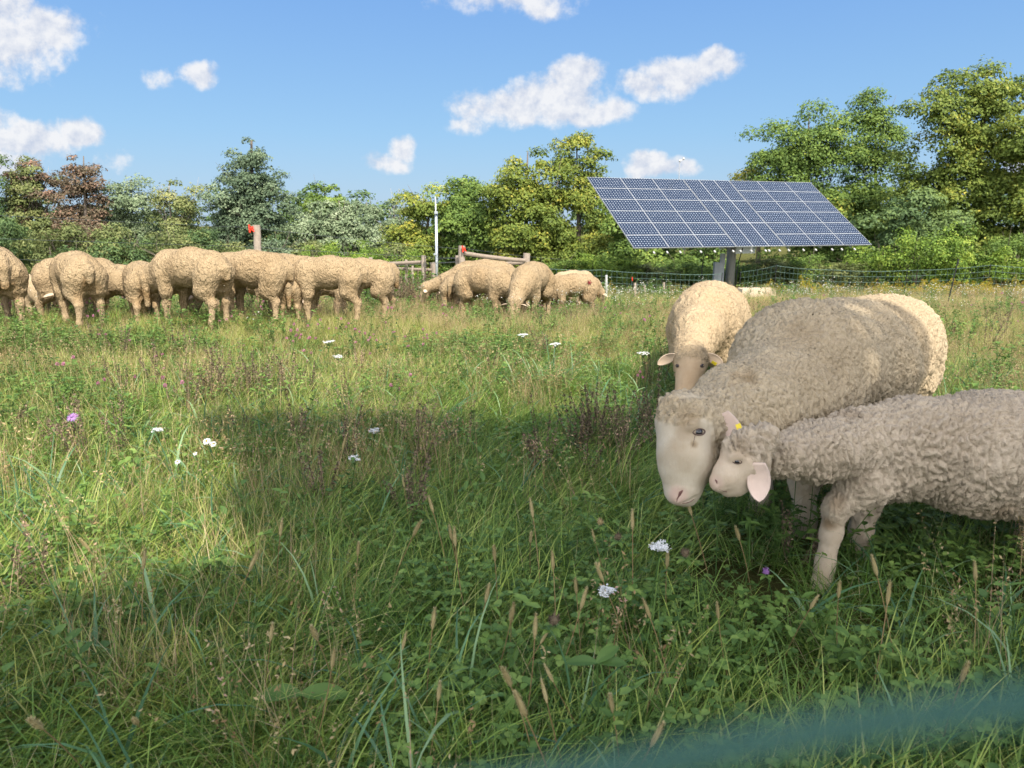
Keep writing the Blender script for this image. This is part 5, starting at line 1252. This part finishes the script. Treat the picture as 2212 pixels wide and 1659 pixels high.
def daisy(u, v, R, label, petal, npet=20, z=.22, wid=.16, centre='gold', group=None, wilt=0., face=(0, -.6, .8), d=None):
    p = gpt(u, v, z) if d is None else P(u, v, d); g = gz(p[0], p[1]); z = z if d is None else p[2]-g; root = empty('daisy', (p[0], p[1], g), label, 'flower', group); rng = np.random.default_rng(int(u+v))
    R = R*.68; top = np.array([0, 0, z]); mb = MB(); mb.tube([[.02, .03, -.01], [.012, .02, z*.6], top], .0014, 5); mb.build('stem', GM['herb'], root)
    f = np.array(face)/np.linalg.norm(face); a = np.cross(f, [1, 0, 0]); a /= np.linalg.norm(a); b = np.cross(f, a)
    az = np.arange(npet)*2*np.pi/npet+rng.normal(0, .05, npet); A = a*np.cos(az)[:, None]+b*np.sin(az)[:, None]-f*wilt*rng.uniform(.2, 1, npet)[:, None]; A /= np.linalg.norm(A, axis=1)[:, None]
    N = np.tile(f, (npet, 1)); q = ovals(rng, top+A*R*.15, N, A, rng.uniform(.8, 1.05, npet)*R, np.full(npet, R*wid*1.5), rng.uniform(0, 1, npet))
    mb = MB(); mb.mixed(q[0], q[2], q[1], q[3]); mb.build('petals', GM[petal], root, at='tint'); mb = MB(); mb.ball(top+f*.002, R*.26, 8); mb.build('flower_centre', GM[centre], root, at='tint')
daisy(446, 953, .024, 'white daisy with yellow centre, left of a twin, at the edge of the shade', 'petal')
daisy(460, 959, .019, 'second white daisy touching the larger one', 'petal', z=.215, face=(.3, -.6, .7))
daisy(421, 979, .013, 'small white half-open daisy below the twin daisies', 'petal', wilt=.6)
daisy(383, 997, .016, 'small white daisy left of and below the twin daisies', 'petal', wilt=.3)
daisy(155, 900, .034, 'pale purple ragged aster in the sunlit grass at left', 'purple', 26, .3, .09, 'purple', wilt=.2)
daisy(1768, 887, .012, 'tiny white daisy seen between ewe and lamb back, upper', 'petal', z=.62, d=2.24)
daisy(1728, 905, .012, 'tiny white daisy seen between ewe and lamb back, lower', 'petal', z=.60, d=2.24)
def thistle(u, v, R, label, z, head='clover', name='clover_flower', cup='dark', d=None):
    p = gpt(u, v, z) if d is None else P(u, v, d); g = gz(p[0], p[1]); z = z if d is None else p[2]-g; root = empty(name, (p[0], p[1], g), label, 'flower'); rng = np.random.default_rng(int(u+v)); top = np.array([0, 0, z])
    mb = MB(); mb.tube([[.03, .02, -.01], [.02, .0, z*.6], top], .0016, 5); mb.build('stem', GM['herb'], root)
    mb = MB(); mb.ball(top, (R*.6, R*.6, R*.62), 8); n = 120; d = rdir(rng, n); s_ = np.cross(d, rdir(rng, n))*R*.10
    C = top+d*R*.4; mb.add(np.stack([C-s_, C+s_, top+d*R*rng.uniform(.85, 1.15, (n, 1))+[0, 0, R*.2]], 1).reshape(-1, 3), np.arange(3*n).reshape(n, 3), np.repeat(rng.uniform(0, 1, n), 3)); mb.build('flower_head', GM[head], root, at='tint')
    n = 5; az = np.arange(n)*1.256; A = np.stack([np.cos(az), np.sin(az), np.full(n, -.1)], -1); q = ovals(rng, np.tile(top-[0, 0, R], (n, 1)), np.tile([0, 0, 1.], (n, 1)), A, np.full(n, R*2), np.full(n, R), rng.uniform(.2, .8, n)); mb = MB(); mb.mixed(q[0], q[2], q[1], q[3]); mb.build('leaf', GM['herb'], root, at='tint')
thistle(1197, 1340, .017, 'brown withered clover head standing low in the centre foreground', .22, 'dark')
thistle(1297, 1128, .012, 'grey-tan faded clover head left of the ewe chin', .26, 'dry')
thistle(1335, 1160, .014, 'dark brown clover head left of the flat carrot flower', .22, 'dark')
thistle(1480, 1195, .016, 'brownish pink clover head right of the flat carrot flower', .22, 'dark')
thistle(1655, 1235, .012, 'vivid magenta clover head left of the lamb foreleg', .16, 'purple')
thistle(1541, 1046, .011, 'pink-purple clover head held at the lips of the lamb', .36, 'clover', d=1.88)
# stalk with three broad leaves in the centre foreground
def broad(u, v, label, z=.2, n=3, L=.055):
    p = gpt(u, v, z); g = gz(p[0], p[1]); root = empty('leafy_stalk', (p[0], p[1], g), label, 'plant', 'broad-leaved plants in the near grass'); rng = np.random.default_rng(int(u)); top = np.array([0, 0, z])
    mb = MB(); mb.tube([[0, .01, -.01], [.005, 0, z*.6], top], .002, 5); mb.build('stem', GM['herb'], root)
    for k in range(n):
        az = [2.9, .2, 1.3, 4.4, 5.3][k]+rng.normal(0, .2); A = np.array([[math.cos(az), math.sin(az)*.7, .35 if k == 2 else .05]]); A /= np.linalg.norm(A); N = np.array([[0, -.35, 1.]]); N -= A*(N*A).sum(); N /= np.linalg.norm(N); S_ = np.cross(N, A)[0]
        nu, nv = 12, 7; V = []
        for i in range(nu):
            t = i/(nu-1); w = L*.21*math.sin(math.pi*min(1, .04+t*.96))**.75
            for j in range(nv):
                s_ = j/(nv-1)*2-1; V.append(top+A[0]*L*t*1.0+S_*w*s_+N[0]*(abs(s_)*w*.35-L*.25*t*t))
        F = [[i*nv+j, i*nv+j+1, (i+1)*nv+j+1, (i+1)*nv+j] for i in range(nu-1) for j in range(nv-1)]
        mb = MB(); mb.add(V, F, rng.uniform(.0, .35)); mb.build('leaf', GM['herb'], root, at='tint', smooth=True)
broad(1290, 1432, 'stalk with three dark oval leaves in the lower middle of the photo', .24, 3, .062)
broad(455, 1215, 'wide dock leaves lying at the edge of the lit grass', .10, 5, .085)
broad(650, 1500, 'long pointed green leaf in the bottom grass left of centre', .12, 2, .10)
broad(1590, 1370, 'small rounded leaves low in the right foreground grass', .12, 4, .04)
broad(1620, 1130, 'pale green leaves on a stalk below the hanging lamb ear', .26, 4, .032)

# ------------------------------------------------------------ wire of the fence the photo was taken through
def front_fence():
    root = empty('green_wire_fence', (0.6, .06, 0), 'blurred dark green coated fence strand crossing the bottom right corner', 'fence'); L = root_loc(root)
    a = [P(u, v, d) for u, v, d in ((700, 1770, .048), (1000, 1722, .047), (1356, 1662, .046), (1656, 1602, .0455), (1900, 1562, .045), (2212, 1520, .045), (2600, 1480, .045))]
    t0 = a[0]+(a[0]-a[1])*6; t1 = a[-1]+(a[-1]-a[-2])*14
    mb = MB(); mb.tube(np.array([t0]+a+[t1])-L, .0013, 12); mb.build('strand', M['green_pvc'], root, smooth=True)
    # the fence runs on below and to the sides, out of the frame
    for e in (t0, t1):
        mb = MB(); mb.tube([[e[0]-L[0], e[1]-L[1], -.1], [e[0]-L[0], e[1]-L[1], e[2]+.05]], .008, 10); mb.build('post', M['green_pvc'], root)
    for k in (1, 2, 3):
        mb = MB(); mb.tube([t0-L-[0, 0, .17*k], t1-L-[0, 0, .17*k]], .0015, 8); mb.build('strand', M['green_pvc'], root)
front_fence()

# ------------------------------------------------------------ the tree behind the viewer whose shade lies over the foreground
def shade_tree():
    pix = [(400, 866), (500, 842), (800, 846), (1100, 846), (1290, 844)]
    pl = [gpt(u, v, .2)[:2] for u, v in pix]+[np.array(q) for q in ((.66, 3.98), (.95, 3.92), (1.3, 3.95), (1.6, 3.6), (1.98, 2.9), (3.0, 2.2), (3.6, .4), (3.4, -1.5), (-3.0, -1.5), (-3.2, .9))]
    pl += [gpt(u, v, .15)[:2] for u, v in ((0, 1250), (186, 1222), (433, 1190), (532, 1127), (500, 1016), (528, 940))]
    pl = np.array(pl)
    def inside(p):
        c = np.zeros(len(p), bool); j = len(pl)-1
        for i in range(len(pl)):
            a, b = pl[i], pl[j]; k = ((a[1] > p[:, 1]) != (b[1] > p[:, 1])) & (p[:, 0] < (b[0]-a[0])*(p[:, 1]-a[1])/(b[1]-a[1]+1e-12)+a[0]); c ^= k; j = i
        return c
    rng = np.random.default_rng(5); n = 60000
    p = np.stack([rng.uniform(-3.4, 3.8, n), rng.uniform(-1.6, 5.2, n)], -1)
    wob = np.stack([n2d(p[:, 0], p[:, 1], 2.2, 1.), n2d(p[:, 0], p[:, 1], 2.2, 8.)], -1)*.11+np.stack([n2d(p[:, 0], p[:, 1], 6., 1.), n2d(p[:, 0], p[:, 1], 6., 8.)], -1)*.05
    keep = inside(p+wob) & (n2d(p[:, 0], p[:, 1], 3.5, 14.) < np.where(p[:, 0] > 1.8, .45, .95))
    # the crown thins out towards its right-hand end
    e0, e1 = np.array([1.05, 4.05]), np.array([1.85, 3.25]); ed = (e1-e0)/np.linalg.norm(e1-e0); nrm = np.array([ed[1], -ed[0]]); dist = (p-e0) @ (-nrm if nrm[1] > 0 else nrm)
    keep &= (p[:, 0] < .9) | (p[:, 1] < 2.6) | (rng.uniform(0, 1, len(p)) < np.clip(.05+dist/1.0, 0, 1)**1.2); p = p[keep][:30000]
    z = 8.5+n2d(p[:, 0], p[:, 1], .9, 3.)*1.0+rng.normal(0, .5, len(p)); t = z/SUN[2]
    C = np.stack([p[:, 0], p[:, 1], np.zeros(len(p))], -1)+SUN*t[:, None]
    N = rdir(rng, len(p))*.8+SUN; N /= np.linalg.norm(N, axis=1)[:, None]
    base = np.array([3.6, -7.5, gz(3.6, -7.5)])
    root = empty('shade_tree', base, 'tree behind the viewer whose crown shades the near grass', 'tree')
    V, F, tt = leaf_quads(C-base, N, .105, rng, .75, np.clip(rng.normal(.45, .2, len(p)), 0, 1))
    me = mesh_np('crown', V, F, False); attr(me, 'tint', tt); link('crown', me, LEAF['green'], root)
    ends = (C-base)[rng.permutation(len(C))[:40]]
    trunk_mb(np.array([0, 0, -.2]), ends, rng, .22, np.array([-.3, 1.6, 8.4]), 36).build('trunk', M['bark'], root, smooth=True)
shade_tree()
